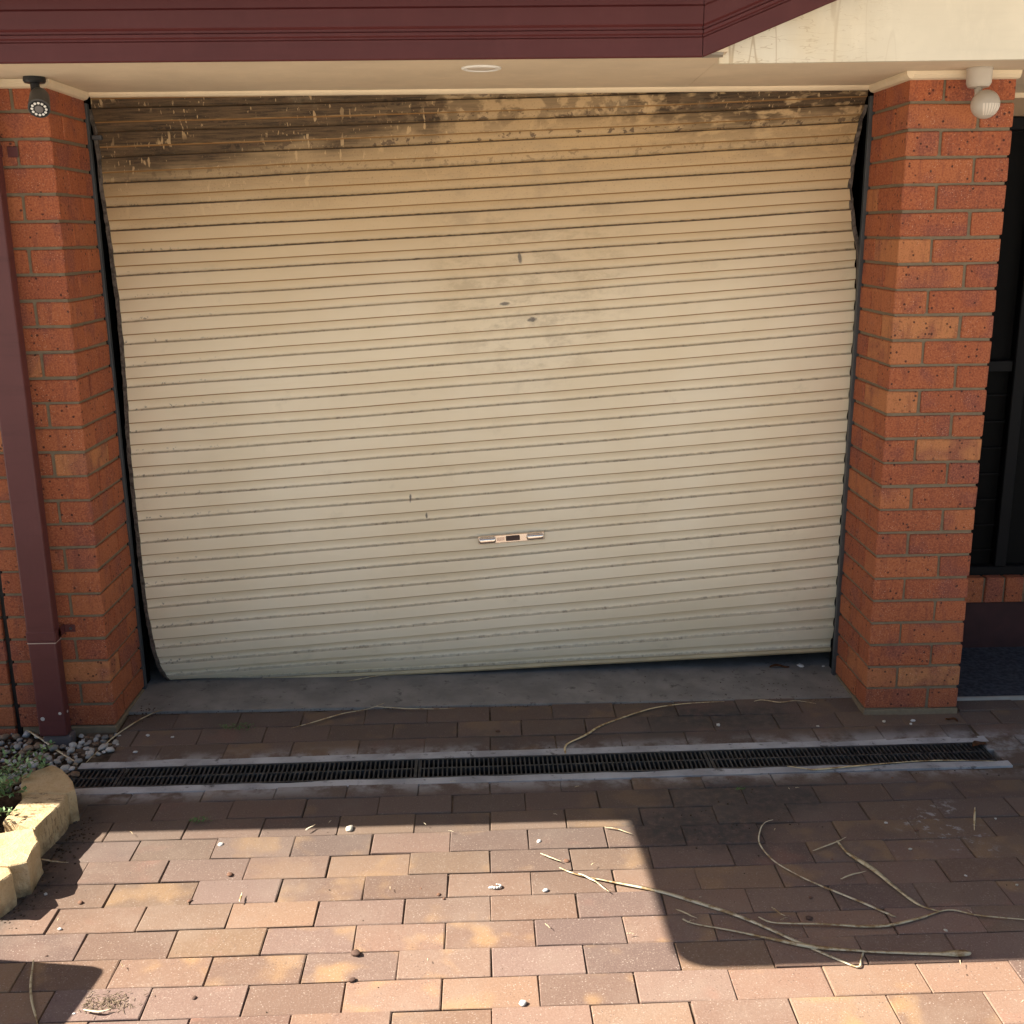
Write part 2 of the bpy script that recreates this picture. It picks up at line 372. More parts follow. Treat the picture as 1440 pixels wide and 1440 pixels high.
MSENS = plain('beige_sensor_plastic', (.46, .40, .33), .42, .4, var=.05)
MSENSW = plain('pale_sensor_window', (.66, .58, .49), .3, .4, var=.04)
MCHROME = m_metal('chrome_plate', (.86, .78, .70), .22)
MSAND2, MSTRAW = m_sandstone(), m_straw()
MPEB = m_pebble('brown_pebble', [(0, (.16, .10, .065)), (.5, (.24, .16, .10)), (1, (.36, .26, .17))])
MPEBW = m_pebble('white_pebble', [(0, (.36, .35, .33)), (.4, (.50, .49, .46)), (1, (.68, .67, .64))]); MPEBG = m_pebble('grey_pebble', [(0, (.12, .115, .11)), (.6, (.30, .29, .27)), (1, (.42, .40, .37))])
MFRAY = plain('grey_mat', (.050, .055, .068), .95, .1, var=.35, scale=60, bump=.5)
MRISER = plain('maroon_riser_paint', (.050, .020, .020), .7, .3, var=.2)
MSCREEN = plain('black_screen_mesh', (.005, .005, .005), .8, .1)
MSFRAME = plain('black_door_frame', (.006, .006, .007), .6, .12)
MLINT = plain('brown_lintel', (.24, .17, .11), .7, .2)
MGREEN = m_leaf('shrub_leaf', (.06, .15, .04), (.30, .42, .20))
MWEED = m_leaf('weed_leaf', (.05, .12, .03), (.10, .20, .05))
MDEAD = plain('dead_leaf', (.22, .10, .045), .7, .2, var=.4, scale=60)
MCASTBIN = plain('shadow_caster_green', (.03, .07, .04), .5, .4)
MCAST = plain('shadow_caster_white', (.62, .60, .56), .5, .3, var=.05)
MROOF = plain('roof_tile_brown', (.10, .05, .04), .8, .2, var=.3)

DOOR_L = [(-1.381, 0.38, 2.27), (-1.385, 0.38, 2.192), (-1.373, 0.38, 2.112), (-1.369, 0.38, 2.025), (-1.371, 0.38, 1.94), (-1.367, 0.38, 1.856), (-1.362, 0.38, 1.774), (-1.36, 0.38, 1.693), (-1.357, 0.38, 1.611), (-1.354, 0.38, 1.526), (-1.355, 0.38, 1.444), (-1.354, 0.38, 1.362), (-1.357, 0.38, 1.279), (-1.358, 0.38, 1.2), (-1.361, 0.38, 1.114), (-1.366, 0.38, 1.029), (-1.368, 0.38, 0.945), (-1.368, 0.38, 0.857), (-1.368, 0.38, 0.771), (-1.367, 0.38, 0.682), (-1.366, 0.38, 0.592), (-1.367, 0.38, 0.503), (-1.364, 0.38, 0.413), (-1.362, 0.38, 0.325), (-1.356, 0.38, 0.239), (-1.349, 0.384, 0.152), (-1.341, 0.397, 0.078), (-1.327, 0.419, 0.02), (-1.313, 0.449, -0.019)]
DOOR_R = [(1.388, 0.38, 2.3), (1.387, 0.38, 2.246), (1.378, 0.38, 2.182), (1.359, 0.38, 2.123), (1.348, 0.38, 2.051), (1.34, 0.38, 1.973), (1.336, 0.38, 1.894), (1.349, 0.38, 1.817), (1.364, 0.38, 1.745), (1.384, 0.38, 1.674), (1.389, 0.38, 1.609), (1.39, 0.38, 1.533), (1.39, 0.38, 1.453), (1.39, 0.38, 1.373), (1.389, 0.38, 1.291), (1.389, 0.38, 1.205), (1.389, 0.38, 1.121), (1.388, 0.38, 1.036), (1.389, 0.38, 0.953), (1.387, 0.38, 0.868), (1.387, 0.38, 0.786), (1.387, 0.38, 0.702), (1.386, 0.38, 0.62), (1.387, 0.38, 0.537), (1.387, 0.38, 0.453), (1.388, 0.384, 0.365), (1.392, 0.397, 0.271), (1.399, 0.419, 0.175), (1.411, 0.449, 0.079)]
STRAW = {'a': (0.004, [(0.254, -0.25), (0.264, -0.179), (0.342, -0.108), (0.423, -0.029), (0.597, 0.075), (0.737, 0.146), (0.892, 0.158)]), 'b': (0.0025, [(1.008, 0.119), (1.038, 0.164), (1.104, 0.14), (1.173, 0.117), (1.239, 0.088)]), 'c': (0.0045, [(0.187, -0.96), (0.237, -0.999), (0.328, -1.038), (0.43, -1.077), (0.515, -1.124), (0.657, -1.217), (0.785, -1.334), (0.861, -1.403), (0.9, -1.432), (0.917, -1.402), (0.935, -1.369)]), 'd': (0.005, [(0.498, -1.22), (0.526, -1.243), (0.619, -1.277), (0.726, -1.32), (0.816, -1.353), (0.925, -1.372), (0.948, -1.376), (1.071, -1.386), (1.136, -1.392), (1.2, -1.391)]), 'e': (0.0035, [(0.867, -0.725), (0.837, -0.745), (0.812, -0.786), (0.792, -0.861), (0.809, -0.95), (0.85, -1.014), (0.899, -1.072), (0.999, -1.167), (1.067, -1.234)]), 'f': (0.0055, [(1.027, -0.855), (1.039, -0.922), (1.081, -1.009), (1.114, -1.105), (1.149, -1.183), (1.194, -1.217)]), 'g': (0.0035, [(0.702, -1.219), (0.739, -1.249), (0.868, -1.26), (0.959, -1.27), (1.035, -1.27), (1.126, -1.243), (1.217, -1.209), (1.289, -1.237), (1.399, -1.26), (1.501, -1.283)]), 'h': (0.0035, [(1.004, -0.38), (1.053, -0.403), (1.125, -0.406), (1.381, -0.372), (1.532, -0.363), (1.731, -0.378)]), 'i': (0.004, [(-1.793, 0.067), (-1.682, -0.028), (-1.535, -0.166), (-1.456, -0.239)]), 'j': (0.003, [(-1.264, 0.18), (-1.295, 0.117), (-1.329, 0.069), (-1.39, -0.071), (-1.422, -0.251)]), 'k': (0.0025, [(-0.745, -0.02), (-0.648, 0.036), (-0.574, 0.082), (-0.474, 0.153), (-0.415, 0.203)]), 'l': (0.0025, [(-0.448, 0.172), (-0.309, 0.145), (-0.143, 0.105)]), 'm': (0.0025, [(-0.588, 0.421), (-0.448, 0.481), (-0.274, 0.548)]), 'n': (0.002, [(-1.177, -1.327), (-1.148, -1.418), (-1.119, -1.484), (-1.082, -1.549), (-1.054, -1.606)]), 'o': (0.002, [(0.938, -0.91), (1.006, -0.874), (1.059, -0.841)]), 'p': (0.002, [(0.973, -1.058), (1.017, -1.035), (1.058, -1.023)]), 'q': (0.002, [(1.518, -0.685), (1.487, -0.753), (1.456, -0.822)]), 'r': (0.002, [(0.339, -0.752), (0.381, -0.767), (0.418, -0.797)]), 's': (0.003, [(0.237, -0.999), (0.278, -1.036), (0.316, -1.096)]), 't': (0.002, [(0.746, -1.183), (0.757, -1.203), (0.772, -1.225)]), 'u': (0.0025, [(0.135, -0.891), (0.165, -0.915), (0.194, -0.938)]), 'v': (0.002, [(0.486, -1.182), (0.511, -1.202), (0.535, -1.225)]), 'w': (0.002, [(-0.581, -0.733), (-0.57, -0.717), (-0.555, -0.7)]), 'x': (0.002, [(-0.704, -1.1), (-0.705, -1.077), (-0.706, -1.057)]), 'y': (0.0025, [(-0.982, -1.521), (-0.942, -1.53), (-0.916, -1.521)]), 'z': (0.0025, [(-1.348, -0.858), (-1.296, -0.875), (-1.249, -0.884)])}
CHIPS = {'white': [(-0.447, -0.718), (-0.013, -1.048), (0.14, -1.068), (0.134, -0.813), (-0.828, -0.791), (-1.267, -0.042), (-1.172, -0.058), (-1.277, -0.161), (-1.39, -0.156), (0.061, -1.53), (1.177, -1.291), (1.211, -0.753), (1.558, -0.743), (1.23, -0.903), (1.458, -1.096), (1.335, -1.045), (-1.005, -1.523), (-1.262, -1.027), (1.412, 0.545), (1.375, 0.492), (1.281, 0.497), (1.452, -0.055), (1.561, -0.054), (1.544, -0.077), (1.198, -0.079), (0.834, -0.055), (-1.162, -1.19)], 'brown': [(-0.36, -1.326), (-0.158, -1.076), (-0.764, -0.953), (-0.845, -1.074), (-1.149, -1.072), (0.21, -0.924), (-0.732, -1.479), (-0.357, -1.428), (1.288, -0.802), (0.837, -1.225), (0.867, -1.132), (0.984, -0.946), (0.018, -0.069), (1.333, -0.471), (-1.154, -1.303), (-0.848, -1.078), (-0.143, -1.094), (-0.209, -1.043)]}
BLOCKS = [[(-1.524, -0.511), (-1.453, -0.446), (-1.411, -0.473), (-1.346, -0.557), (-1.315, -0.618), (-1.329, -0.64), (-1.459, -0.634), (-1.494, -0.592)], [(-1.461, -0.63), (-1.333, -0.635), (-1.331, -0.706), (-1.353, -0.841), (-1.467, -0.788)], [(-1.48, -0.879), (-1.358, -0.841), (-1.312, -0.921), (-1.31, -0.966), (-1.303, -1.024), (-1.34, -1.044), (-1.41, -1.041)], [(-1.42, -1.04), (-1.344, -1.044), (-1.323, -1.076), (-1.347, -1.142), (-1.388, -1.134)]]
# ------------------------------------------------------------------ ground and paving
def gz(y):
    return -.03 if y < -.17 else (-.03+(y+.17)/.305*.018 if y < .135 else -.008)

g = link('ground', mesh('ground', [(-300, -300, -.2), (300, -300, -.2), (300, 300, -.2), (-300, 300, -.2)], [(0, 1, 2, 3)], MGROUND)); tag(g, kind='structure')
# driveway sheet outside the laid pieces, made pale to bounce sunlight
dv = link('driveway', mesh('driveway', [(-1.5, -40, -.034), (12, -40, -.034), (12, -2.225, -.034), (-1.5, -2.225, -.034)], [(0, 1, 2, 3)], MGROUND)); tag(dv, kind='structure')

def pyl(x, o): return -.324+.018*x+o
pav = link('paving', mesh('paving', [(-1.5, -2.23, -.0365), (3.2, -2.23, -.0365), (3.2, pyl(3.2, -.09), -.0365), (-1.5, pyl(-1.5, -.09), -.0365),
    (-1.5, pyl(-1.5, .09), -.0365), (3.2, pyl(3.2, .09), -.0365), (3.2, .14, -.0185), (-1.5, .14, -.0185), (1.78, pyl(1.78, -.09), -.0365), (1.78, pyl(1.78, .09), -.0365)],
    [(0, 1, 2, 8, 3), (4, 9, 5, 6, 7), (8, 2, 5, 9)], MSAND)); tag(pav, kind='structure')

def jbox(name, dx, dy, dz, bev, jit, mat, sd):
    rnd = random.Random(sd); bm = bmesh.new(); bm_box(bm, -dx/2, dx/2, -dy/2, dy/2, -dz/2, dz/2, bev)
    for v in bm.verts: v.co += Vector((rnd.uniform(-jit, jit), rnd.uniform(-jit, jit), rnd.uniform(-jit, jit)))
    return bm_mesh(name, bm, mat)

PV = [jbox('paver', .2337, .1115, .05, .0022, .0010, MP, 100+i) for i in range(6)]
cam = scene.camera; cmi = None
def in_view(p, m=60):
    d = Vector(p)-Vector((0.00227, -3.77985, 1.76096)); mw = cam.matrix_world.to_3x3()
    x, y, z = d.dot(mw.col[0]), d.dot(mw.col[1]), -d.dot(mw.col[2])
    px, py = 720+1545.7*x/z, 720-1545.7*y/z
    return z > 0 and -m < px < 1440+m and -m < py < 1440+m
rest = bmesh.new()
npv = 0
rng = random.Random(5)
def lay(x0, x1, y0, y1, skew):
    """one paver from edge to edge; whole ones share mesh data, cut ones are their own"""
    global npv
    cx, cy = (x0+x1)/2, (y0+y1)/2
    z = gz(cy)-.025+rng.uniform(-.0022, .0022)
    tilt = math.atan2(gz(cy+.05)-gz(cy-.05), .1) if cy < .13 else 0
    rot = (tilt+rng.uniform(-.006, .006), rng.uniform(-.005, .005), skew+rng.uniform(-.008, .008))
    whole = (x1-x0) > .22 and (y1-y0) > .1
    me = rng.choice(PV) if whole else None
    if in_view((cx, cy, gz(cy)), 90) and npv < 299:
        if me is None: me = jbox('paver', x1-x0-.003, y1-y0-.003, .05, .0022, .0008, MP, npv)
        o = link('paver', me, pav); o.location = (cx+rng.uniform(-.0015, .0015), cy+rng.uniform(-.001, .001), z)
        o.rotation_euler = rot
        if whole and rng.random() < .5: o.rotation_euler.z += math.pi; o.rotation_euler.x = -rot[0]
        npv += 1
    else:
        t = bmesh.new(); bm_box(t, -(x1-x0)/2+.0015, (x1-x0)/2-.0015, -(y1-y0)/2+.0015, (y1-y0)/2-.0015, -.025, .025, .0022)
        t.transform(Matrix.Translation((cx, cy, z)) @ Matrix.Rotation(rot[0], 4, 'X') @ Matrix.Rotation(skew, 4, 'Z'))
        tm = bpy.data.meshes.new('t'); t.to_mesh(tm); t.free(); rest.from_mesh(tm); bpy.data.meshes.remove(tm)

P = .2365
SK = .010
def row(yb, yt, phase, xa, xb):
    n = 0; x = phase-math.ceil((phase-xa)/P)*P
    while x < xb:
        a, b = max(x, xa), min(x+P, xb)
        if b-a > .03:
            xm = (a+b)/2; lay(a, b, yb+SK*xm, yt+SK*xm, SK)
        x += P
YL = -.514                                                # first full joint line in front of the drain (at X=0)
for k in range(15):
    yt = YL-.114*k; yb = yt-.114
    row(yb, yt, -.013 if k % 2 else .102, -1.44 if k < 3 else -1.47, 3.1)
row(YL, YL+.082, -.013, -1.40, 3.1)                       # strip cut to fit along the drain
for i, (yb, yt) in enumerate(((-.212, -.100), (-.100, .018), (.018, .134))):
    row(yb, yt, -.01 if i % 2 == 0 else .107, -1.36 if i == 0 else (-1.38 if i == 1 else -1.385), 1.75 if i < 9 else 3)
for i, (yb, yt) in enumerate(((-.400, -.298), (-.298, -.195), (-.195, -.1), (-.1, .0), (0, .1))):
    row(yb, yt, -.01 if i % 2 else .107, 1.738 if i < 2 else 1.752, 3.1)
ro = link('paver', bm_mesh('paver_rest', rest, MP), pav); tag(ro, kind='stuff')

box('concrete_slab', (-2.05, 1.745), (.137, 4.35), (-.25, -.008), MSLAB); tag(bpy.data.objects['concrete_slab'], kind='structure')
box('porch_floor', (1.76, 5.0), (.105, 1.2), (-.12, -.004), MFRAY); tag(bpy.data.objects['porch_floor'], kind='structure')
box('porch_floor_edge', (1.76, 5.0), (.094, .104), (-.06, -.001), plain('pale_edge_strip', (.34, .32, .29), .7), bpy.data.objects['porch_floor'])
bed = []
for i in range(19):
    for j in range(25):
        x = -3.0+i*(1.64/18); y = -3+j*.128
        bed.append((x, y, -.040+.012*noise.noise((x*9, y*9, 0)) + (.04 if x < -1.62 and y < -.3 else 0)*min(1, (-1.6-x)*5)))
bf = [(i*25+j, (i+1)*25+j, (i+1)*25+j+1, i*25+j+1) for i in range(18) for j in range(24)]
tag(link('garden_soil', mesh('garden_soil', bed, bf, MSOIL, True)), kind='structure')

# ------------------------------------------------------------------ channel drain
sl = .018
def dy(x): return -.324+sl*x
def quadstrip(name, x0, x1, ya, yb, z, h, mat, n=60, wob=.004, sd=1):
    rnd = random.Random(sd); vs = []; fs = []
    for i in range(n+1):
        x = x0+(x1-x0)*i/n; c = dy(x)
        wa = wob*noise.noise((x*7, sd, 0)); wb = wob*2.2*noise.noise((x*5, sd+9, 0))
        vs += [(x, c+ya+wa*.3, z), (x, c+yb+wb, z), (x, c+ya+wa*.3, z-h), (x, c+yb+wb, z-h)]
    for i in range(n):
        a = 4*i; b = a+4
        fs += [(a, b, b+1, a+1), (a, a+2, b+2, b), (a+1, b+1, b+3, a+3)]
    fs += [(0, 1, 3, 2), (4*n, 4*n+2, 4*n+3, 4*n+1)]
    bm = bmesh.new(); me = mesh(name, vs, fs, mat); bm.from_mesh(me); bmesh.ops.recalc_face_normals(bm, faces=bm.faces); bm.to_mesh(me); bm.free()
    return link(name, me)
for (nm, ya, yb, s_) in (('drain_surround', .0715, .116, 1), ('drain_surround', -.112, -.0715, 2)):
    tag(quadstrip(nm, -1.44, 1.772, min(ya, yb), max(ya, yb), -.0284, .08, MHAUNCH, wob=.006, sd=s_), kind='structure')
SEG = [(-1.46, -1.272, 'short end piece of black slotted drain grate beside the sandstone edging'),
       (-1.268, -.262, 'black slotted drain grate length starting near the pebble bed'),
       (-.258, .748, 'black slotted drain grate length before the middle of the roller door'),
       (.752, 1.735, 'black slotted drain grate length ending before the brick porch pier')]
for x0, x1, lab in SEG:
    e = empty('drain_grate', ((x0+x1)/2, dy((x0+x1)/2), -.03)); tag(e, lab, 'drain grate', 'drain grate lengths')
    T = Matrix.Translation(((x0+x1)/2, dy((x0+x1)/2), 0)) @ Matrix.Rotation(math.atan(sl), 4, 'Z')
    L = x1-x0; bm = bmesh.new()
    for ya in (-.0695, .0615): bm_box(bm, -L/2, L/2, ya, ya+.008, -.05, -.0285)
    bm_box(bm, -L/2, L/2, -.004, .004, -.05, -.0292)
    for xa in (-L/2, L/2-.010): bm_box(bm, xa, xa+.010, -.0612, .0612, -.05, -.0288)
    bm.transform(T); link('frame', bm_mesh('frame', bm, MGRATE), e)
    bm = bmesh.new(); n = int((L-.02)/.0158)
    for i in range(n):
        x = -L/2+.012+(i+.5)*(L-.024)/n
        for (a, b) in ((-.0612, -.0042), (.0042, .0612)): bm_box(bm, x-.0026, x+.0026, a, b, -.048, -.0294)
    bm.transform(T); tag(link('bar', bm_mesh('bar', bm, MGRATE), e), kind='stuff')
    bm = bmesh.new(); bm_box(bm, -L/2, L/2, -.070, .070, -.135, -.13); bm_box(bm, -L/2, L/2, -.0708, -.0700, -.13, -.031); bm_box(bm, -L/2, L/2, .0700, .0708, -.13, -.031)
    bm.transform(T); link('channel', bm_mesh('channel', bm, MBLACK), e)

# ------------------------------------------------------------------ brickwork
BR = [jbox('brick', .230, .110, .076, .0035, .0012, MB, 10+i) for i in range(8)]
BHALF = [jbox('brick', .110, .110, .076, .0035, .0012, MB, 40+i) for i in range(3)]
rb = random.Random(11)
def brick(parent, cx, cy, cz, along_y=False, half=False):
    o = link('brick', rb.choice(BHALF if half else BR), parent)
    o.location = (cx+rb.uniform(-.0012, .0012), cy+rb.uniform(-.0012, .0012), cz+rb.uniform(-.001, .001))
    a = (math.pi/2 if along_y else 0)+(math.pi if rb.random() < .5 else 0)
    o.rotation_euler = (0 if rb.random() < .7 else math.pi, rb.uniform(-.003, .003), a+rb.uniform(-.004, .004))
    return o
NC = 26
def pier(x0, label, first):
    """350 x 350 pier of four bricks a course; x0 = left face"""
    e = empty('brick_pier', (x0+.175, .175, 0)); tag(e, label, 'brick pier', 'brick piers beside the garage door')
    for k in range(NC):
        z = .086*k+.038+.005; m = (k+first) % 2
        for (bx, by, ay) in ((.115, .055, False), (.295, .115, True), (.235, .295, False), (.055, .235, True)):
            if m: bx = .35-bx
            brick(e, x0+bx, by, z, ay)
    bm = bmesh.new(); bm_box(bm, x0+.0065, x0+.3435, .0065, .3435, -.03, 2.244)
    link('mortar', bm_mesh('mortar', bm, MM), e)
    return e
HW = 1.3955
pr = pier(HW, 'brick pier between the roller door and the dark porch doorway', 0)
pl = pier(-HW-.35, 'brick pier behind the maroon downpipe', 1)
bm = bmesh.new(); bm_box(bm, -HW-.18, -HW+.004, -.004, .34, -.09, .001, .004); link('footing', bm_mesh('footing', bm, MM), pl)
bm = bmesh.new(); bm_box(bm, HW-.003, HW+.352, -.003, .34, -.06, .0015, .002); link('footing', bm_mesh('footing', bm, MM), pr)
# wall that goes on to the left beyond the movement joint
wx = -HW-.35-.017
wl = empty('brick_wall', (wx-.6, .055, 0)); tag(wl, 'brick house wall left of the black movement joint', 'brick wall')
bm = bmesh.new(); bm_box(bm, wx-3.6, wx-.006, .0065, .1, -.06, 2.244); link('mortar', bm_mesh('mortar', bm, MM), wl)
wr = bmesh.new()
for k in range(-1, NC):
    z = .086*k+.043
    if k % 2: brick(wl, wx-.055, .055, z, False, True)
    else: brick(wl, wx-.115, .055, z)
    x = wx-(.12 if k % 2 else .24)
    for i in range(13):
        if i == 0: brick(wl, x-.115, .055, z)
        else: bm_box(wr, x-.23, x, 0, .11, z-.038, z+.038, .0035)
        x -= .24
ws = link('brick', bm_mesh('brick_rest', wr, MB), wl); tag(ws, kind='stuff')
box('joint_filler', (wx+.001, wx+.016), (.012, .1), (-.05, 2.24), MBLACK, wl)

# ------------------------------------------------------------------ garage shell and porch doorway
gs = empty('garage_shell', (0, 2.2, 0)); tag(gs, 'dark unlit garage room behind the roller door', 'garage')
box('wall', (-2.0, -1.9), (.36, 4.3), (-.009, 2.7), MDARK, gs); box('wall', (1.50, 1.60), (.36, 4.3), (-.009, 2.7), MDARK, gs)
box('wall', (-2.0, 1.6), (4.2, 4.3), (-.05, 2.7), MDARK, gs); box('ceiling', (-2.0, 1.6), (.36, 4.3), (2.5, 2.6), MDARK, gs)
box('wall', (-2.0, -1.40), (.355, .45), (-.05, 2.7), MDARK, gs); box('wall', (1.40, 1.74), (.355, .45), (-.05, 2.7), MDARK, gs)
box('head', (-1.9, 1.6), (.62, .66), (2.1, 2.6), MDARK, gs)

ds = empty('door_sill', (2.3, .6, .2)); tag(ds, 'brick door sill of upright headers above the maroon riser', 'door sill')
HB = [jbox('brick', .110, .110, .076, .0035, .001, MB, 60+i) for i in range(3)]
for i in range(22):
    o = link('brick', rb.choice(HB), ds); o.location = (1.785+i*.0862, .645, .262); o.rotation_euler = (0, math.pi/2, 0)
box('mortar', (1.74, 3.7), (.60, .70), (.206, .312), MM, ds)
box('riser', (1.745, 3.7), (.612, .70), (-.01, .2055), MRISER, ds)
sd_ = empty('screen_door', (2.6, .64, .32)); tag(sd_, 'black security screen door beside the right brick pier', 'screen door')
box('frame', (1.75, 1.80), (.63, .68), (.3125, 2.16), MSFRAME, sd_, .004); box('frame', (1.8005, 3.6), (.63, .68), (.3125, .355), MSFRAME, sd_, .004)
box('frame', (2.135, 2.185), (.622, .675), (.356, 2.11), MSFRAME, sd_, .004); box('frame', (1.8005, 3.6), (.63, .68), (2.111, 2.16), MSFRAME, sd_, .004)
box('rail', (1.8005, 2.134), (.635, .665), (1.18, 1.225), MSFRAME, sd_, .003); box('rail', (2.186, 3.6), (.635, .665), (1.18, 1.225), MSFRAME, sd_, .003)
box('screen', (1.80, 3.6), (.668, .674), (.35, 2.12), MSCREEN, sd_)
bm = bmesh.new()
for i in range(7): bm_box(bm, 1.801, 2.134, .650, .656, .42+i*.11, .424+i*.11)
link('screen_wire', bm_mesh('screen_wire', bm, MSFRAME), sd_)
ln = empty('porch_lintel', (2.6, .64, 2.2)); tag(ln, 'brown boarded lintel above the black screen door', 'lintel')
box('board', (1.746, 3.7), (.615, .70), (2.161, 2.243), MLINT, ln); box('bead', (1.746, 3.7), (.60, .6145), (2.225, 2.243), MTRIM, ln)
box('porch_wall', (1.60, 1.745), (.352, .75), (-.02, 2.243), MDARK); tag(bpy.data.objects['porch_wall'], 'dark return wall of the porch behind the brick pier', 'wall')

# ------------------------------------------------------------------ eave: soffit, fascia, gutter, barge, gable
rf = empty('house_eave', (0, 0, 2.24)); tag(rf, 'cream soffit with maroon fascia and gutter along the house front', 'eave')
def flat(name, pts, z0, z1, mat, parent):
    n = len(pts); vs = [(x, y, z0) for x, y in pts]+[(x, y, z1) for x, y in pts]
    fs = [tuple(range(n))[::-1], tuple(range(n, 2*n))]+[(i, (i+1) % n, n+(i+1) % n, n+i) for i in range(n)]
    return link(name, mesh(name, vs, fs, mat), parent)
flat('soffit', [(-5.5, -.445), (.703, -.445), (.727, .372), (-5.5, .372)], 2.245, 2.262, MCREAM, rf)
flat('soffit', [(.7055, -.365), (4.2, -.365), (4.2, .75), (1.75, .75), (1.75, .372), (.7295, .372)], 2.245, 2.262, MCREAM, rf)
# quad beads where the soffit meets the brickwork
def bead(x0, y0, x1, y1, hgt=.026, th=.022):
    a = Vector((x0, y0, 0)); b = Vector((x1, y1, 0)); d = (b-a).normalized(); nrm = Vector((d.y, -d.x, 0))
    prof = [(0, 2.244), (th, 2.244), (th, 2.244-hgt*.45), (th*.6, 2.244-hgt*.85), (0, 2.244-hgt)]
    vs = [a+nrm*s+Vector((0, 0, z)) for s, z in prof]+[b+nrm*s+Vector((0, 0, z)) for s, z in prof]; n = 5
    fs = [(i, (i+1) % n, n+(i+1) % n, n+i) for i in range(n)]+[tuple(range(n))[::-1], tuple(range(n, 2*n))]
    bm = bmesh.new(); me = mesh('bead', vs, fs, MTRIM); bm.from_mesh(me); bmesh.ops.recalc_face_normals(bm, faces=bm.faces); bm.to_mesh(me); bm.free()
    link('bead', me, rf)
bead(-5.4, -.002, -HW+.001, -.002); bead(-HW-.001, -.024, -HW-.001+.0001, .347); 
bead(HW, .347, HW, -.024); bead(HW+.0, -.002, HW+.353, -.002)
bead(-HW+.0225, .352, HW-.0225, .352, .016, .018)
PF = [(-.448, 2.229), (-.456, 2.229), (-.459, 2.232), (-.459, 2.280), (-.455, 2.284), (-.455, 2.288), (-.460, 2.292), (-.460, 2.300), (-.455, 2.304), (-.455, 2.310), (-.462, 2.316), (-.462, 2.362), (-.458, 2.368), (-.458, 2.412), (-.448, 2.412)]
# fascia cut square to the mitre with the raked barge
prism_x('fascia', PF, -5.5, .626, MMAROON, rf)
prism_x('gutter', [(y, z+.028) for y, z in [(-.464, 2.376), (-.540, 2.370), (-.556, 2.376), (-.560, 2.40), (-.552, 2.43), (-.563, 2.472), (-.556, 2.476), (-.546, 2.45), (-.550, 2.39), (-.535, 2.379), (-.470, 2.385), (-.470, 2.47), (-.464, 2.47)]], -5.5, .60, MMAROON, rf)
def rake():
    s = math.tan(R(21.4)); n = len(PF); vs = []
    for x in (.628, 3.0):
        vs += [(x, y, 2.229+(z-2.229)*1.0+(x-.628)*s) for y, z in PF]
    fs = [(i, (i+1) % n, n+(i+1) % n, n+i) for i in range(n)]+[tuple(range(n))[::-1], tuple(range(n, 2*n))]
    bm = bmesh.new(); me = mesh('barge_board', vs, fs, MMAROON); bm.from_mesh(me); bmesh.ops.recalc_face_normals(bm, faces=bm.faces); bm.to_mesh(me); bm.free()
    link('barge_board', me, rf)
    pts = [(.69, 2.2215), (4.2, 2.2395), (4.2, 2.25+3.5*s), (3.0, 2.30+2.37*s), (.69, 2.33)]
    vs = [(x, -.385, z) for x, z in pts]+[(x, -.366, z) for x, z in pts]; n = 5
    link('gable_board', mesh('gable_board', vs, [tuple(range(5)), (9, 8, 7, 6, 5)]+[(i, n+i, n+(i+1) % n, (i+1) % n) for i in range(5)], MGABLE), rf)
rake()
flat('corner_cover', [(.626, -.447), (.69, -.44), (.70, -.386), (.64, -.38)], 2.238, 2.2445, plain('grey_filler', (.30, .26, .21), .8), rf)
link('roof', mesh('roof', [(-6, -.50, 2.48), (.64, -.50, 2.48), (.64, 6, 4.9), (-6, 6, 4.9), (-6, -.47, 2.42), (.64, -.47, 2.42), (.64, 6, 4.82), (-6, 6, 4.82)], [(0, 1, 2, 3), (7, 6, 5, 4), (0, 4, 5, 1), (1, 5, 6, 2), (3, 7, 4, 0), (2, 6, 7, 3)], MROOF), rf)
link('roof', mesh('roof', [(.66, -.44, 2.45), (3.1, -.44, 3.41), (5.6, -.44, 2.45), (.66, 6, 2.45), (3.1, 6, 3.41), (5.6, 6, 2.45)], [(0, 1, 4, 3), (1, 2, 5, 4)], MROOF), rf)

dl = empty('downlight', (0, -.172, 2.244)); tag(dl, 'round white recessed downlight in the cream soffit', 'downlight')
bm = bmesh.new(); bm_lathe(bm, (0, -.172, 2.2448), (0, 0, -1), [(0, .062), (.004, .061), (.006, .055), (.004, .048), (.0005, .046)], 40); link('rim', bm_mesh('rim', bm, MWHITE, True), dl)
bm = bmesh.new(); bm_lathe(bm, (0, -.172, 2.2438), (0, 0, -1), [(0, .045), (.0026, .043), (.003, .02)], 32); link('lens', bm_mesh('lens', bm, MSENSW, True), dl)

# ------------------------------------------------------------------ roller door
rd = empty('roller_door', (0, .4, 0)); tag(rd, 'dirty cream steel roller door hanging crooked in its opening', 'roller door')
NP = [(0, .0), (.008, -.0016), (.03, -.002), (.30, -.002), (.305, -.002), (.535, -.002), (.548, -.0008), (.554, .0030), (.572, .0042), (.64, .0072), (.72, .0102), (.80, .0124), (.87, .0130), (.925, .0122), (.955, .0102), (.975, .0070), (.992, .0006), (1, .0)]
NU = 72
def dpt(i, u):
    a, b = Vector(DOOR_L[i]), Vector(DOOR_R[i]); p = a.lerp(b, u)
    p.z += .0035*noise.noise((u*5, i*.8, 3))+.006*math.sin(math.pi*u)*(-1 if i < 26 else -.3)
    p.y += .006*noise.noise((u*3.1, i*.33, 7))+.003*noise.noise((u*11, i*.9, 1))
    # dent where the curtain has been forced out of its right-hand track
    p.y += .030*math.exp(-((u-1.0)/.10)**2-((i-9.6)/1.7)**2)-.012*math.exp(-((u-.93)/.12)**2-((i-7.0)/2.2)**2)
    return p
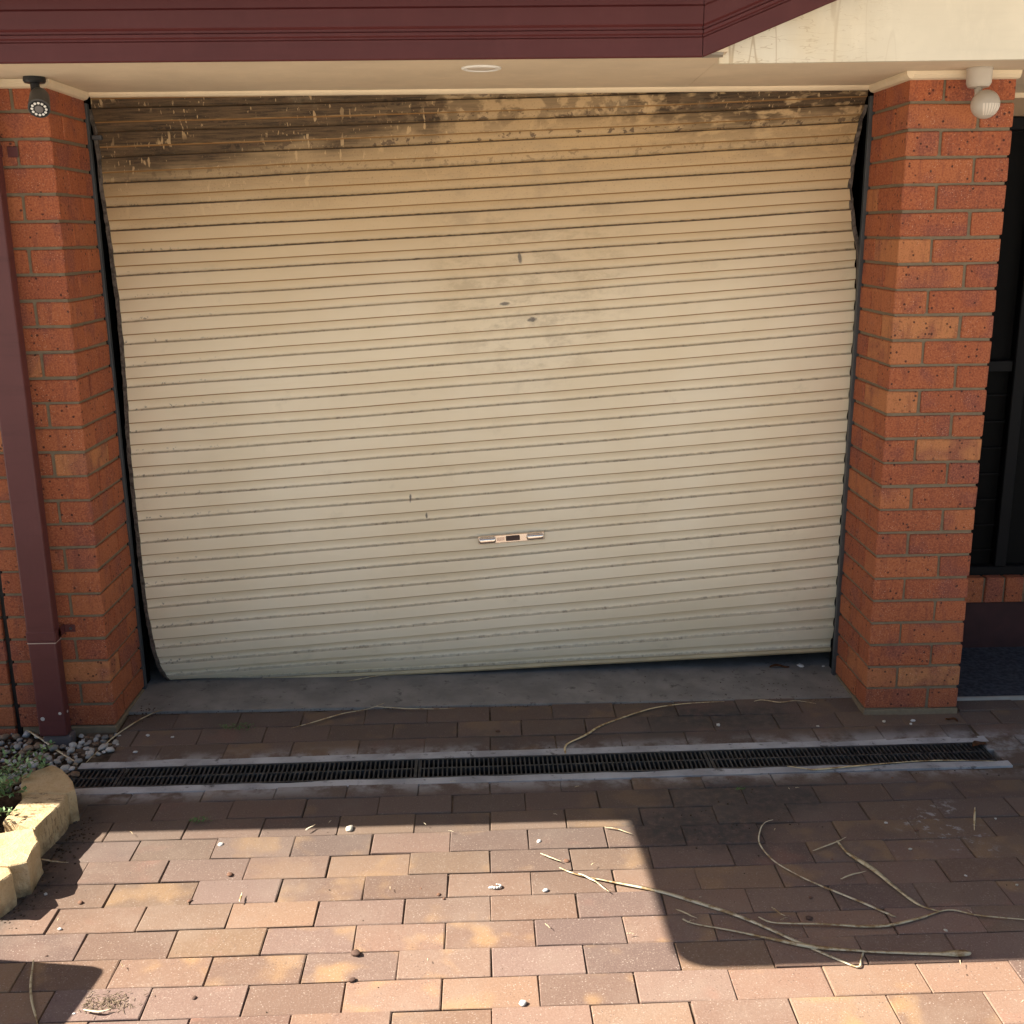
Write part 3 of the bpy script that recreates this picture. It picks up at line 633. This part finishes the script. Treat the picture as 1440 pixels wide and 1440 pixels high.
for i in range(28):
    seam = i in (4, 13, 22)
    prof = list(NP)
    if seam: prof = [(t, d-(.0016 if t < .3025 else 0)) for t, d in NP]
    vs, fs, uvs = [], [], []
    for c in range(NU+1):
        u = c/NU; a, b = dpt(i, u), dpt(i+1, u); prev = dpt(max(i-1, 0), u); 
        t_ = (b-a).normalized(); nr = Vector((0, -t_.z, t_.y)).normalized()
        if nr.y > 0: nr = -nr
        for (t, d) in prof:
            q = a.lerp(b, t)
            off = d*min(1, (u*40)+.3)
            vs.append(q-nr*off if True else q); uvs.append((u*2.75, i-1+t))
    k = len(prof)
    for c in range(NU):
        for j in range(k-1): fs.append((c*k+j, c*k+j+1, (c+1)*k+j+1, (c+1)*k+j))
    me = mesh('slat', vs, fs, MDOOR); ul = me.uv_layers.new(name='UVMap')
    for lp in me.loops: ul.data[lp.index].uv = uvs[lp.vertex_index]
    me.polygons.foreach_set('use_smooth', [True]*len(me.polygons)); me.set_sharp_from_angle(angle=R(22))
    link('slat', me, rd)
# bottom rail
vs, fs = [], []
prof = [(-.006, -.001), (-.010, -.012), (-.004, -.020), (.022, -.020), (.026, -.001)]
for c in range(NU+1):
    p = dpt(28, c/NU); vs += [p+Vector((0, y, z)) for y, z in prof]
for c in range(NU):
    for j in range(5): fs.append((c*5+j, c*5+(j+1) % 5, (c+1)*5+(j+1) % 5, (c+1)*5+j))
fs += [(0, 1, 2, 3, 4), tuple(NU*5+j for j in (4, 3, 2, 1, 0))]
link('bottom_rail', mesh('bottom_rail', vs, fs, plain('tan_bottom_rail', (.50, .40, .24), .5, .3)), rd)
# frayed side strips of the curtain
for tab, sgn, rng_ in ((DOOR_L, -1, range(1, 29)), (DOOR_R, 1, range(2, 11))):
    vs, fs = [], []; rr = random.Random(3)
    pts = []
    for i in rng_:
        for q in range(4):
            if i+1 < len(tab): pts.append(Vector(tab[i]).lerp(Vector(tab[i+1]), q/4))
    for p in pts:
        wv = .011+rr.uniform(-.002, .002)
        vs += [p+Vector((-sgn*.003, -.007, 0)), p+Vector((sgn*wv, -.003+rr.uniform(-.001, .001), 0)), p+Vector((sgn*wv*.8, .006, 0)), p+Vector((-sgn*.003, .006, 0))]
    for c in range(len(pts)-1):
        for j in range(4): fs.append((c*4+j, c*4+(j+1) % 4, c*4+4+(j+1) % 4, c*4+4+j))
    link('edge_strip', mesh('edge_strip', vs, fs, MEDGE), rd)
box('guide_track', (-1.402, -1.3900), (.352, .376), (-.008, 2.21), MSTEEL, rd, .001); box('guide_track', (1.3850, 1.408), (.352, .374), (-.008, 2.21), MSTEEL, rd, .001)
box('guide_tab', (-1.3835, -1.350), (.353, .372), (2.088, 2.104), MSTEEL, rd, .002)
box('drum_cover', (-1.39, 1.39), (.44, .60), (2.15, 2.40), MDARK, rd)
# lock plate
lk = empty('lock_plate_holder')
bpy.data.objects.remove(lk)
ang = math.atan2(.017, .253)
T = Matrix.Translation((.085, .374, .5905)) @ Matrix.Rotation(-ang, 4, 'Y')
bm = bmesh.new(); bm_box(bm, -.130, .130, -.0045, .004, -.0160, .0160, .002); bm.transform(T); lp = link('lock_plate', bm_mesh('lock_plate', bm, MCHROME), rd)
for sx in (-.094, .094):
    bm = bmesh.new(); bm_box(bm, sx-.034, sx+.034, -.019, -.0044, -.0125, .0115, .008, 3); bm.transform(T); link('knob', bm_mesh('knob', bm, MCHROME, True), lp)
bm = bmesh.new(); bm_box(bm, -.021, .034, -.0085, -.0044, -.0095, .0105, .002); bm.transform(T); link('keyhole', bm_mesh('keyhole', bm, plain('brown_lock_face', (.06, .035, .03), .4)), lp)
bm = bmesh.new()
for q in range(3): bm_box(bm, -.056, -.026, -.0052, -.0044, -.005+q*.0045, -.0035+q*.0045)
bm.transform(T); link('lettering', bm_mesh('lettering', bm, plain('red_print', (.25, .05, .04), .5)), lp)

# ------------------------------------------------------------------ downpipe
dp = empty('downpipe', (-1.59, -.065, 0)); tag(dp, 'maroon rectangular downpipe strapped to the left brick pier', 'downpipe')
box('pipe', (-1.640, -1.541), (-.090, -.038), (.005, 2.40), MPIPE, dp, .006, 2)
bm = bmesh.new(); bm_box(bm, -1.6425, -1.5385, -.0925, -.0365, .368, .408, .004); bm_box(bm, -1.541, -1.5385, -.06, -.003, .372, .404); bm_box(bm, -1.5386, -1.500, -.006, -.0025, .374, .402, .0015)
br_ = link('bracket', bm_mesh('bracket', bm, MPIPE), dp)
bm = bmesh.new(); bm_cyl(bm, (-1.516, -.006, .388), (-1.516, -.011, .388), .0055, .004, 10); link('screw', bm_mesh('screw', bm, MSTEEL), br_)
bm = bmesh.new(); bm_box(bm, -1.6425, -1.5385, -.0925, -.0365, 2.005, 2.045, .004); bm_box(bm, -1.5386, -1.505, -.006, -.0025, 2.008, 2.042, .0015); link('bracket', bm_mesh('bracket', bm, MPIPE), dp)
bm = bmesh.new(); bm_box(bm, -1.6405, -1.5405, -.0905, -.0375, .3625, .3655); link('seam', bm_mesh('seam', bm, plain('chipped_paint_seam', (.46, .36, .30), .7)), dp)
box('base_socket', (-1.632, -1.530), (-.083, -.030), (-.06, .0045), plain('grey_pipe_socket', (.12, .10, .10), .7), dp, .006)
bm = bmesh.new(); bm_cyl(bm, (-1.5405, -.06, .09), (-1.5395, -.06, .09), .006, .004, 8); 
for a, b in (((-1.62, -.0908, .075), .008), ((-1.556, -.0908, .095), .006)):
    bm_lathe(bm, a, (0, -1, 0), [(0, b), (.0007, b*.7)], 7)
link('paint_chip', bm_mesh('paint_chip', bm, plain('pale_chip', (.5, .45, .42), .8)), dp)

# ------------------------------------------------------------------ security camera
sc = empty('security_camera', (-1.406, -.058, 2.244)); tag(sc, 'small dark bullet security camera hung under the soffit', 'security camera')
bm = bmesh.new(); bm_lathe(bm, (-1.406, -.058, 2.2445), (0, 0, -1), [(0, .033), (.012, .034), (.018, .030), (.0185, .016)], 28); link('base', bm_mesh('base', bm, MBLACK), sc)
bm = bmesh.new(); bm_lathe(bm, (-1.406, -.058, 2.227), (0.05, -.12, -1), [(0, .014), (.022, .014), (.024, .010), (.045, .010)], 18); link('stem', bm_mesh('stem', bm, MBLACK), sc)
fc = Vector((-1.3665, -.150, 2.141)); ax = Vector((.16, -.62, -.52)).normalized()
bm = bmesh.new(); bm_lathe(bm, fc-ax*.084, ax, [(0, .014), (.006, .024), (.018, .029), (.074, .0325), (.084, .0325), (.085, .029)], 32); bd = link('housing', bm_mesh('housing', bm, MCAM, True), sc); bd.data.set_sharp_from_angle(angle=R(40))
bm = bmesh.new(); bm_lathe(bm, fc+ax*.0012, ax, [(0, .0285), (.0008, .028)], 32); link('front_glass', bm_mesh('front_glass', bm, MBLACK), sc)
bm = bmesh.new(); bm_lathe(bm, fc+ax*.0022, ax, [(0, .013), (.003, .012), (.0035, .003)], 24); link('lens', bm_mesh('lens', bm, MLENS), sc)
a_ = ax.orthogonal().normalized(); b_ = ax.cross(a_)
bm = bmesh.new()
for i in range(12):
    t = 2*math.pi*i/12; c_ = fc+ax*.0021+.0205*(math.cos(t)*a_+math.sin(t)*b_)
    bm_lathe(bm, c_, ax, [(0, .0043), (.0018, .0035)], 10)
link('led', bm_mesh('led', bm, MWHITE), sc)

# ------------------------------------------------------------------ motion sensor
ms = empty('motion_sensor', (1.592, -.07, 2.244)); tag(ms, 'beige motion sensor with ribbed round head above the right brick pier', 'motion sensor')
bm = bmesh.new(); bm_lathe(bm, (1.590, -.07, 2.2445), (0, 0, -1), [(0, .040), (.004, .041), (.005, .039), (.046, .0385), (.058, .032), (.062, .018)], 32); o = link('base', bm_mesh('base', bm, MSENS, True), ms); o.data.set_sharp_from_angle(angle=R(35))
bm = bmesh.new(); bm_lathe(bm, (1.588, -.076, 2.186), (-.12, -.25, -1), [(0, .014), (.02, .010), (.045, .012)], 16); link('arm', bm_mesh('arm', bm, MSENS, True), ms)
hc = Vector((1.602, -.105, 2.131)); bm = bmesh.new(); bmesh.ops.create_uvsphere(bm, u_segments=32, v_segments=20, radius=.044)
bm.transform(Matrix.Translation(hc)); link('head', bm_mesh('head', bm, MSENS, True), ms)
bm = bmesh.new()
for i in range(7):
    t0 = R(-90+14-42+i*12); 
    for j in range(5):
        pass
    q = []
    for jj in range(6):
        el = R(-50+jj*10)
        for tt in (t0-R(4.2), t0+R(4.2)):
            q.append(hc+.0452*Vector((math.cos(el)*math.cos(tt), math.cos(el)*math.sin(tt), math.sin(el))))
    vv = [bm.verts.new(x) for x in q]+[bm.verts.new(hc+(x-hc)*.95) for x in q]
    for jj in range(5):
        bm.faces.new((vv[2*jj], vv[2*jj+1], vv[2*jj+3], vv[2*jj+2]))
        bm.faces.new((vv[2*jj], vv[2*jj+2], vv[12+2*jj+2], vv[12+2*jj])); bm.faces.new((vv[2*jj+1], vv[12+2*jj+1], vv[12+2*jj+3], vv[2*jj+3]))
link('ribbed_window', bm_mesh('ribbed_window', bm, MSENSW), ms)

# ------------------------------------------------------------------ sandstone edging blocks
BLAB = ['shaded sandstone edging block touching the drain end', 'sandstone edging block with dark scratches between the shaded block and a larger one', 'largest sandstone edging block with plain top beside the sunny pavers', 'half hidden sandstone edging block at the end of the row']
for bi, poly in enumerate(BLOCKS):
    pts = []
    n = len(poly)
    for i in range(n):
        a, b = Vector((*poly[i], 0)), Vector((*poly[(i+1) % n], 0)); m = max(1, int((b-a).length/.012))
        for q in range(m): pts.append(a.lerp(b, q/m))
    c = sum(pts, Vector())/len(pts); lev = [-.06, -.03, -.01, .015, .04, .058, .067, .070]
    ztop = (0.004, 0, .004, 0)[bi]
    vs, fs = [], []; N = len(pts)
    for li, z in enumerate(lev):
        for p in pts:
            out = (p-c).normalized(); rough = .005*noise.fractal(p*38+Vector((0, 0, z*38+bi)), .8, 2, 4)
            ins = -.004 if li == len(lev)-1 else (.0 if li == len(lev)-2 else .0015)
            rough *= (.35 if li >= len(lev)-2 else 1.0)
            k = p+out*(rough+ins); vs.append((k.x, k.y, z+ztop+(.0022*noise.noise(p*30) if li > 5 else 0)))
    for li in range(len(lev)-1):
        for i in range(N): fs.append((li*N+i, li*N+(i+1) % N, (li+1)*N+(i+1) % N, (li+1)*N+i))
    ci = len(vs); vs.append((c.x, c.y, .0705+ztop)); top = (len(lev)-1)*N
    rg = len(vs)
    for i in range(N):
        p = Vector(vs[top+i]); k = p.lerp(Vector(vs[ci]), .5); vs.append((k.x, k.y, .0705+ztop+.0022*noise.noise(k*30)))
    for i in range(N):
        fs.append((top+i, top+(i+1) % N, rg+(i+1) % N, rg+i)); fs.append((rg+i, rg+(i+1) % N, ci))
    me = mesh('edging_block', vs, fs, MSAND2)
    bm = bmesh.new(); bm.from_mesh(me); bmesh.ops.recalc_face_normals(bm, faces=bm.faces); bm.to_mesh(me); bm.free()
    tag(link('edging_block', me), BLAB[bi], 'edging block', 'sandstone edging blocks')

# ------------------------------------------------------------------ pebbles
def pebble_mesh(sd, mat, name='pebble'):
    bm = bmesh.new(); bmesh.ops.create_icosphere(bm, subdivisions=2, radius=1)
    for v in bm.verts: v.co *= 1+.42*noise.noise(v.co*1.5+Vector((sd*3.1, 0, 0)))+.16*noise.noise(v.co*4+Vector((0, sd*2.3, 0)))
    return bm_mesh(name, bm, mat, True)
PEBC = [('white', [pebble_mesh(i, MPEBW) for i in range(5)]), ('brown', [pebble_mesh(10+i, MPEB) for i in range(5)]), ('grey', [pebble_mesh(20+i, MPEBG) for i in range(5)])]
rp = random.Random(21); placed = []; tries = 0
while len(placed) < 285 and tries < 16000:
    tries += 1
    x = rp.uniform(-1.98, -1.35); y = rp.uniform(-.43, .0)
    if y > -.02 and x > -1.56: continue
    if x > -1.43 and y < -.19: continue
    if x > -1.40+.10*(y+.22)*0 and y > -.08 and x > -1.37: continue
    if -1.655 < x < -1.52 and -.105 < y: continue
    if y < -.36 and x > -1.52: continue
    s = rp.choice((rp.uniform(.006, .012), rp.uniform(.010, .021)))
    lvl = 0
    if any((x-a)**2+(y-b)**2 < (.78*(s+t))**2 for a, b, t in placed): continue
    placed.append((x, y, s))
for x, y, s in placed:
    cn, pm = PEBC[rp.choices((0, 1, 2), (.42, .30, .28))[0]]
    o = link('pebble', rp.choice(pm)); o.location = (x, y, -.03+s*.28+rp.uniform(0, .006))
    o.scale = (s, s*rp.uniform(.7, 1), s*rp.uniform(.45, .75)); o.rotation_euler = (rp.uniform(-.4, .4), rp.uniform(-.4, .4), rp.uniform(0, 6.3))
    tag(o, cn+' river pebble in the bed around the downpipe foot', 'pebble', cn+' pebbles around the downpipe foot')
bmq = bmesh.new()
for i in range(420):
    x = rp.uniform(-2.0, -1.37); y = rp.uniform(-.44, 0)
    if x > -1.43 and y < -.19: continue
    s = rp.uniform(.004, .011); t = bmesh.new(); bmesh.ops.create_icosphere(t, subdivisions=1, radius=s)
    t.transform(Matrix.Translation((x, y, -.034)) @ Matrix.Diagonal((1, rp.uniform(.6, 1), .6, 1)))
    tm = bpy.data.meshes.new('t'); t.to_mesh(tm); t.free(); bmq.from_mesh(tm); bpy.data.meshes.remove(tm)
tag(link('gravel', bm_mesh('gravel', bmq, MPEB)), 'fine gravel filling between the river pebbles', 'gravel', kind='stuff')

# ------------------------------------------------------------------ stone chips
WCH = [pebble_mesh(30+i, plain('white_chip_%d' % i, c_, .75, .2, var=.2, scale=60), 'stone_chip') for i, c_ in enumerate(((.52, .50, .46), (.48, .44, .36), (.55, .54, .52)))]
BCH = [pebble_mesh(40+i, plain('brown_chip_%d' % i, c_, .85, .2, var=.3, scale=60), 'stone_chip') for i, c_ in enumerate(((.16, .085, .055), (.10, .06, .045)))]
rc = random.Random(9)
def ground_at(x, y):
    if y > .13: y -= .045
    return x, min(y, .455), gz(y)
for kind_, tab, ms_ in (('white', CHIPS['white'], WCH), ('brown', CHIPS['brown'], BCH)):
    for i, (x, y) in enumerate(tab):
        x, y, z = ground_at(x, y); big = (kind_ == 'white' and i in (0, 20)) or (kind_ == 'brown' and i == 0)
        s = rc.uniform(.010, .013) if big else (rc.uniform(.0045, .0085) if y > -.2 or i < 10 else rc.uniform(.003, .005))
        o = link('stone_chip', rc.choice(ms_)); o.scale = (s*1.35, s, s*.55); o.location = (x, y, z+s*.35); o.rotation_euler = (0, 0, rc.uniform(0, 6))
        if kind_ == 'white' and i == 0: tag(o, 'white pebble lying on the pavers just inside the sunlit patch', 'stone')
        elif kind_ == 'white' and i == 20: tag(o, 'rounded cream stone under the raised right end of the roller door', 'stone')
        elif kind_ == 'brown' and i == 0: tag(o, 'brown stone lying on an orange sunlit paver', 'stone')
        else: tag(o, ('small white stone chip lying on the paving' if kind_ == 'white' else 'small brown stone chip lying on the paving'), 'stone chip', kind_+' stone chips on the paving')
# curved white shell-like fragment
bm = bmesh.new(); pts = [Vector((.014*math.cos(t), .009*math.sin(t), 0)) for t in [R(-150+i*30) for i in range(9)]]
for i in range(8): bm_cyl(bm, pts[i], pts[i+1], .0042-.0003*i, .0042-.0003*(i+1), 8)
o = link('plaster_fragment', bm_mesh('plaster_fragment', bm, WCH[0].materials[0], True)); o.location = (.002, -1.045, -.026); tag(o, 'white hooked plaster fragment on the sunlit pavers', 'fragment')

# ------------------------------------------------------------------ straw
SLAB = {'a': 'long kinked pale straw reaching across the drain towards the slab', 'b': 'thin bent straw lying on the pavers before the slab edge', 'c': 'long tan palm strip from the sunlit patch folded back at its end',
        'd': 'long pale palm strip with a broad brown tipped end', 'e': 'hooked straw curving from thin tip on the shaded pavers', 'f': 'thick brown straw joining a long strip on the shaded pavers', 'g': 'long wavy straw crossing the shaded pavers sideways',
        'h': 'straw lying along the front edge of the drain grate', 'i': 'dry stalk lying over the pebbles beside the downpipe', 'j': 'dry stalk leaning over the drain corner by the left pier', 'k': 'thin straw behind the drain pointing to the slab',
        'l': 'thin grey straw lying flat before the slab edge', 'm': 'thin straw on the slab under the roller door', 'n': 'thin curved stalk in the small shadow past the edging blocks'}
rs = random.Random(17)
def straw(key, wd, pts2):
    P3 = []
    zz = .0035+.0008*(ord(key)-97)*.35
    for (x, y) in pts2:
        x2, y2, z = (x, y-.045, gz(y)) if y > .13 else (x, y, gz(y)); P3.append(Vector((x2, y2, z+zz)))
    # smooth the line
    out = []
    n = len(P3)
    for i in range(n-1):
        p0, p1, p2, p3 = P3[max(i-1, 0)], P3[i], P3[i+1], P3[min(i+2, n-1)]
        for q in range(6):
            t = q/6
            out.append(.5*((2*p1)+(-p0+p2)*t+(2*p0-5*p1+4*p2-p3)*t*t+(-p0+3*p1-3*p2+p3)*t**3))
    out.append(P3[-1]); m = len(out); vs, fs = [], []
    for i, p in enumerate(out):
        d = (out[min(i+1, m-1)]-out[max(i-1, 0)]).normalized(); s = Vector((d.y, -d.x, 0)); t = i/(m-1)
        w_ = wd*(.45+.75*math.sin(math.pi*min(1, t*1.1+.05)))*(1+.25*noise.noise((t*7, wd*900, 0)))
        if key == 'e': w_ = wd*(.25+.75*t)
        if key == 'd': w_ = wd*(.5+.5*t+(1.0*math.exp(-((t-.945)/.055)**2)))+(.003*math.exp(-((t-.42)/.1)**2))
        if t > .985: w_ *= .45
        tw = .5*noise.noise((t*4, wd*500, 5)); lift = .004*abs(noise.noise((t*3, wd*700, 9)))
        h = max(.0006, wd*.16)
        side = s*math.cos(tw)+Vector((0, 0, math.sin(tw)*.5))
        vs += [p+side*w_+Vector((0, 0, lift)), p+Vector((0, 0, h+lift)), p-side*w_+Vector((0, 0, lift)), p+Vector((0, 0, lift-h))]
    for i in range(m-1):
        for j in range(4): fs.append((i*4+j, i*4+(j+1) % 4, i*4+4+(j+1) % 4, i*4+4+j))
    fs += [(3, 2, 1, 0), tuple((m-1)*4+j for j in range(4))]
    o = link('straw', mesh('straw', vs, fs, MSTRAW, True))
    if key in SLAB: tag(o, SLAB[key], 'straw')
    else: tag(o, 'short broken straw lying on the pavers', 'straw', 'short straws on the pavers')
for k_, (wd, pts2) in STRAW.items(): straw(k_, wd*1.25, pts2)
for i in range(26):
    x = rs.uniform(-1.25, 1.5); y = rs.uniform(-1.6, -.45); a = rs.uniform(0, 6.28); l = rs.uniform(.008, .024)
    straw('{', .0011, [(x, y), (x+l*math.cos(a)*.5, y+l*math.sin(a)*.5+.002), (x+l*math.cos(a), y+l*math.sin(a))])

# ------------------------------------------------------------------ leaves, weeds, debris heap, shrub
def leaf_verts(bm, p, d, up, L, W, curl=.15):
    d = d.normalized(); s = d.cross(up).normalized(); u = s.cross(d).normalized()
    a = bm.verts.new(p); b = bm.verts.new(p+d*L*.45+s*W*.5+u*L*curl*.3); c = bm.verts.new(p+d*L-u*L*curl); e = bm.verts.new(p+d*L*.45-s*W*.5+u*L*curl*.3); m = bm.verts.new(p+d*L*.5)
    bm.faces.new((a, b, m)); bm.faces.new((b, c, m)); bm.faces.new((c, e, m)); bm.faces.new((e, a, m))
def dry_leaf(loc, L, W, ang, label):
    bm = bmesh.new(); n = 9
    top = []
    for i in range(n):
        t = i/(n-1); w_ = W*math.sin(math.pi*(.04+.92*t))**.8
        top.append([bm.verts.new((L*(t-.5), s*w_*.5, .004+abs(s)*.006+.006*math.sin(t*5))) for s in (-1, 0, 1)])
    for i in range(n-1):
        for j in range(2): bm.faces.new((top[i][j], top[i+1][j], top[i+1][j+1], top[i][j+1]))
    bmesh.ops.solidify(bm, geom=bm.faces[:], thickness=.0008)
    o = link('dry_leaf', bm_mesh('dry_leaf', bm, MDEAD, True)); o.location = loc; o.rotation_euler.z = ang; tag(o, label, 'leaf')
dry_leaf((1.722, -.255, -.028), .075, .035, .5, 'brown curled leaf lying on the far end of the drain grate')
dry_leaf((1.19, .44, -.008), .085, .022, .1, 'grey brown leaf under the raised roller door')
dry_leaf((1.70, -.065, -.022), .05, .015, 2.2, 'small dry leaf on the pavers before the right brick pier')
rw = random.Random(33)
def weed(x, y, n, rad, label):
    bm = bmesh.new()
    for i in range(n):
        a = rw.uniform(0, 6.28); r = rad*math.sqrt(rw.random()); p = Vector((x+r*1.6*math.cos(a), y+r*.7*math.sin(a), gz(y)+rw.uniform(.001, .014)))
        leaf_verts(bm, p, Vector((rw.uniform(-1, 1), rw.uniform(-1, 1), rw.uniform(.1, .9))), Vector((0, 0, 1)), rw.uniform(.006, .013), rw.uniform(.003, .006))
    tag(link('weed', bm_mesh('weed', bm, MWEED)), label, 'weed')
weed(-.946, -.005, 90, .04, 'green weed tuft growing between pavers behind the drain')
weed(-.923, -.655, 45, .02, 'green weed tuft growing at the edge of the sunlit patch')
weed(.811, -.532, 18, .012, 'tiny green weed growing in the dirt before the drain')
bm = bmesh.new()
for i in range(170):
    x = -.939+rw.gauss(0, .035); y = -1.492+rw.gauss(0, .017); a = rw.uniform(0, 6.28); l = rw.uniform(.005, .016)
    p = Vector((x, y, -.029+rw.uniform(0, .005))); q = p+Vector((l*math.cos(a), l*math.sin(a), rw.uniform(-.001, .003))); bm_cyl(bm, p, q, .0008, .0006, 4)
tag(link('leaf_litter', bm_mesh('leaf_litter', bm, plain('grey_litter', (.20, .15, .10), .9, .1, var=.5, scale=90))), 'small heap of dry leaf litter on the sunlit pavers', 'litter')
# dirt crumbs along the edging, the drain and the pier foot
bm = bmesh.new()
def crumb(x, y, s):
    bmc = bmesh.ops.create_icosphere(bm, subdivisions=1, radius=s)['verts']
    for v in bmc: v.co = Vector((v.co.x*rw.uniform(.7, 1.3), v.co.y, v.co.z*.6))+Vector((x, y, (gz(y) if y < .137 else -.008)+s*.2))
for i in range(190):
    crumb(rw.uniform(-1.3, 1.35), .128+rw.gauss(0, .006), rw.uniform(.001, .003))
for i in range(70): crumb(1.1+rw.gauss(0, .16), .30+rw.gauss(0, .08), rw.uniform(.001, .0032))
for i in range(420):
    t = rw.random(); k = rw.random()
    if k < .42: crumb(-1.30-.05*t+abs(rw.gauss(0, .035)), -.62-.55*t+rw.gauss(0, .02), rw.uniform(.0015, .0045))
    elif k < .62: crumb(rw.uniform(-1.3, 1.7), rw.choice((-.44, -.21))+rw.gauss(0, .012), rw.uniform(.001, .003))
    elif k < .78: crumb(.68+rw.gauss(0, .16), -.70+rw.gauss(0, .09), rw.uniform(.001, .0035))
    elif k < .9: crumb(-1.33+rw.gauss(0, .03), .13+rw.gauss(0, .03), rw.uniform(.0015, .004))
    else: crumb(rw.uniform(-1.2, 1.5), rw.uniform(-1.6, -.5), rw.uniform(.0008, .0022))
tag(link('dirt_crumbs', bm_mesh('dirt_crumbs', bm, MSOIL)), 'loose dark dirt crumbs scattered over the paving', 'dirt', kind='stuff')

sh = empty('garden_shrub', (-1.58, -.66, -.03)); tag(sh, 'small leaved green shrub behind the sandstone edging', 'shrub')
bs, bl = bmesh.new(), bmesh.new()
for i in range(40):
    b0 = Vector((-1.66+rw.gauss(0, .05), -.66+rw.gauss(0, .08), -.02)); tip = Vector((-1.57+rw.uniform(-.16, .13), -.64+rw.uniform(-.2, .2), rw.uniform(.05, .15)))
    mid = (b0+tip)/2+Vector((rw.uniform(-.02, .02), rw.uniform(-.02, .02), .03))
    if tip.x > -1.52: tip.z = max(tip.z, .09)
    prev = b0
    for q in range(1, 11):
        t = q/10; p = b0*(1-t)**2+mid*2*t*(1-t)+tip*t*t; bm_cyl(bs, prev, p, .0022-.0014*t, .002-.0014*t, 5, False); d = (p-prev).normalized()
        for s in range(3):
            v = Vector((rw.gauss(0, 1), rw.gauss(0, 1), rw.gauss(.3, .7))).normalized(); leaf_verts(bl, p, v+d*.5, Vector((0, 0, 1))+d*.01, rw.uniform(.014, .025), rw.uniform(.008, .014))
        prev = p
link('stem', bm_mesh('stem', bs, plain('green_stem', (.12, .16, .06), .7)), sh); link('foliage', bm_mesh('foliage', bl, MGREEN), sh)

# ------------------------------------------------------------------ unseen sheet and bin shapes, added to cast shadows on the paving
aw = empty('shadow_caster_sheet', (-1.2, -.5, 2.57)); tag(aw, 'unseen flat sheet added to cast the stepped shadow on the paving', 'shadow caster')
xl, xr, yf, yk = -2.665, 3.4, -1.268, -.44
ptsA = [(xl-.035, yk), (xr, yk), (xr, yf)]+[(xl+.10-.10*math.sin(R(a)), yf+.08-.08*math.cos(R(a))) for a in range(0, 91, 10)]
flat('sheet', ptsA[::-1], 2.565, 2.585, MCAST, aw)
for x in (-2.5, -1.2, .3): box('bracket', (x-.02, x+.02), (-.52, -.46), (2.45, 2.565), MSFRAME, aw)
wb = empty('shadow_caster_bin', (-2.42, -1.62, -.03)); tag(wb, 'unseen bin shape added to cast the small shadow at the left', 'bin')
bm = bmesh.new(); bm_box(bm, -.27, .27, -.30, .30, .05, .82, .03, 2)
for v in bm.verts:
    k = .82+.18*(v.co.z/.82); v.co.x *= k; v.co.y *= k
bm.transform(Matrix.Translation((-2.36, -1.58, -.03)) @ Matrix.Rotation(-.14, 4, 'Z')); link('body', bm_mesh('body', bm, MCASTBIN), wb)
bm = bmesh.new(); bm_box(bm, -.285, .285, -.32, .32, .822, .89, .025, 2); bm.transform(Matrix.Translation((-2.36, -1.58, -.03)) @ Matrix.Rotation(-.14, 4, 'Z')); link('lid', bm_mesh('lid', bm, MCASTBIN), wb)
for s in (-1, 1):
    bm = bmesh.new(); bm_cyl(bm, (-2.42+s*.2, -1.36, .07), (-2.42+s*.25, -1.36, .07), .1, .1, 20); link('wheel', bm_mesh('wheel', bm, MBLACK), wb)
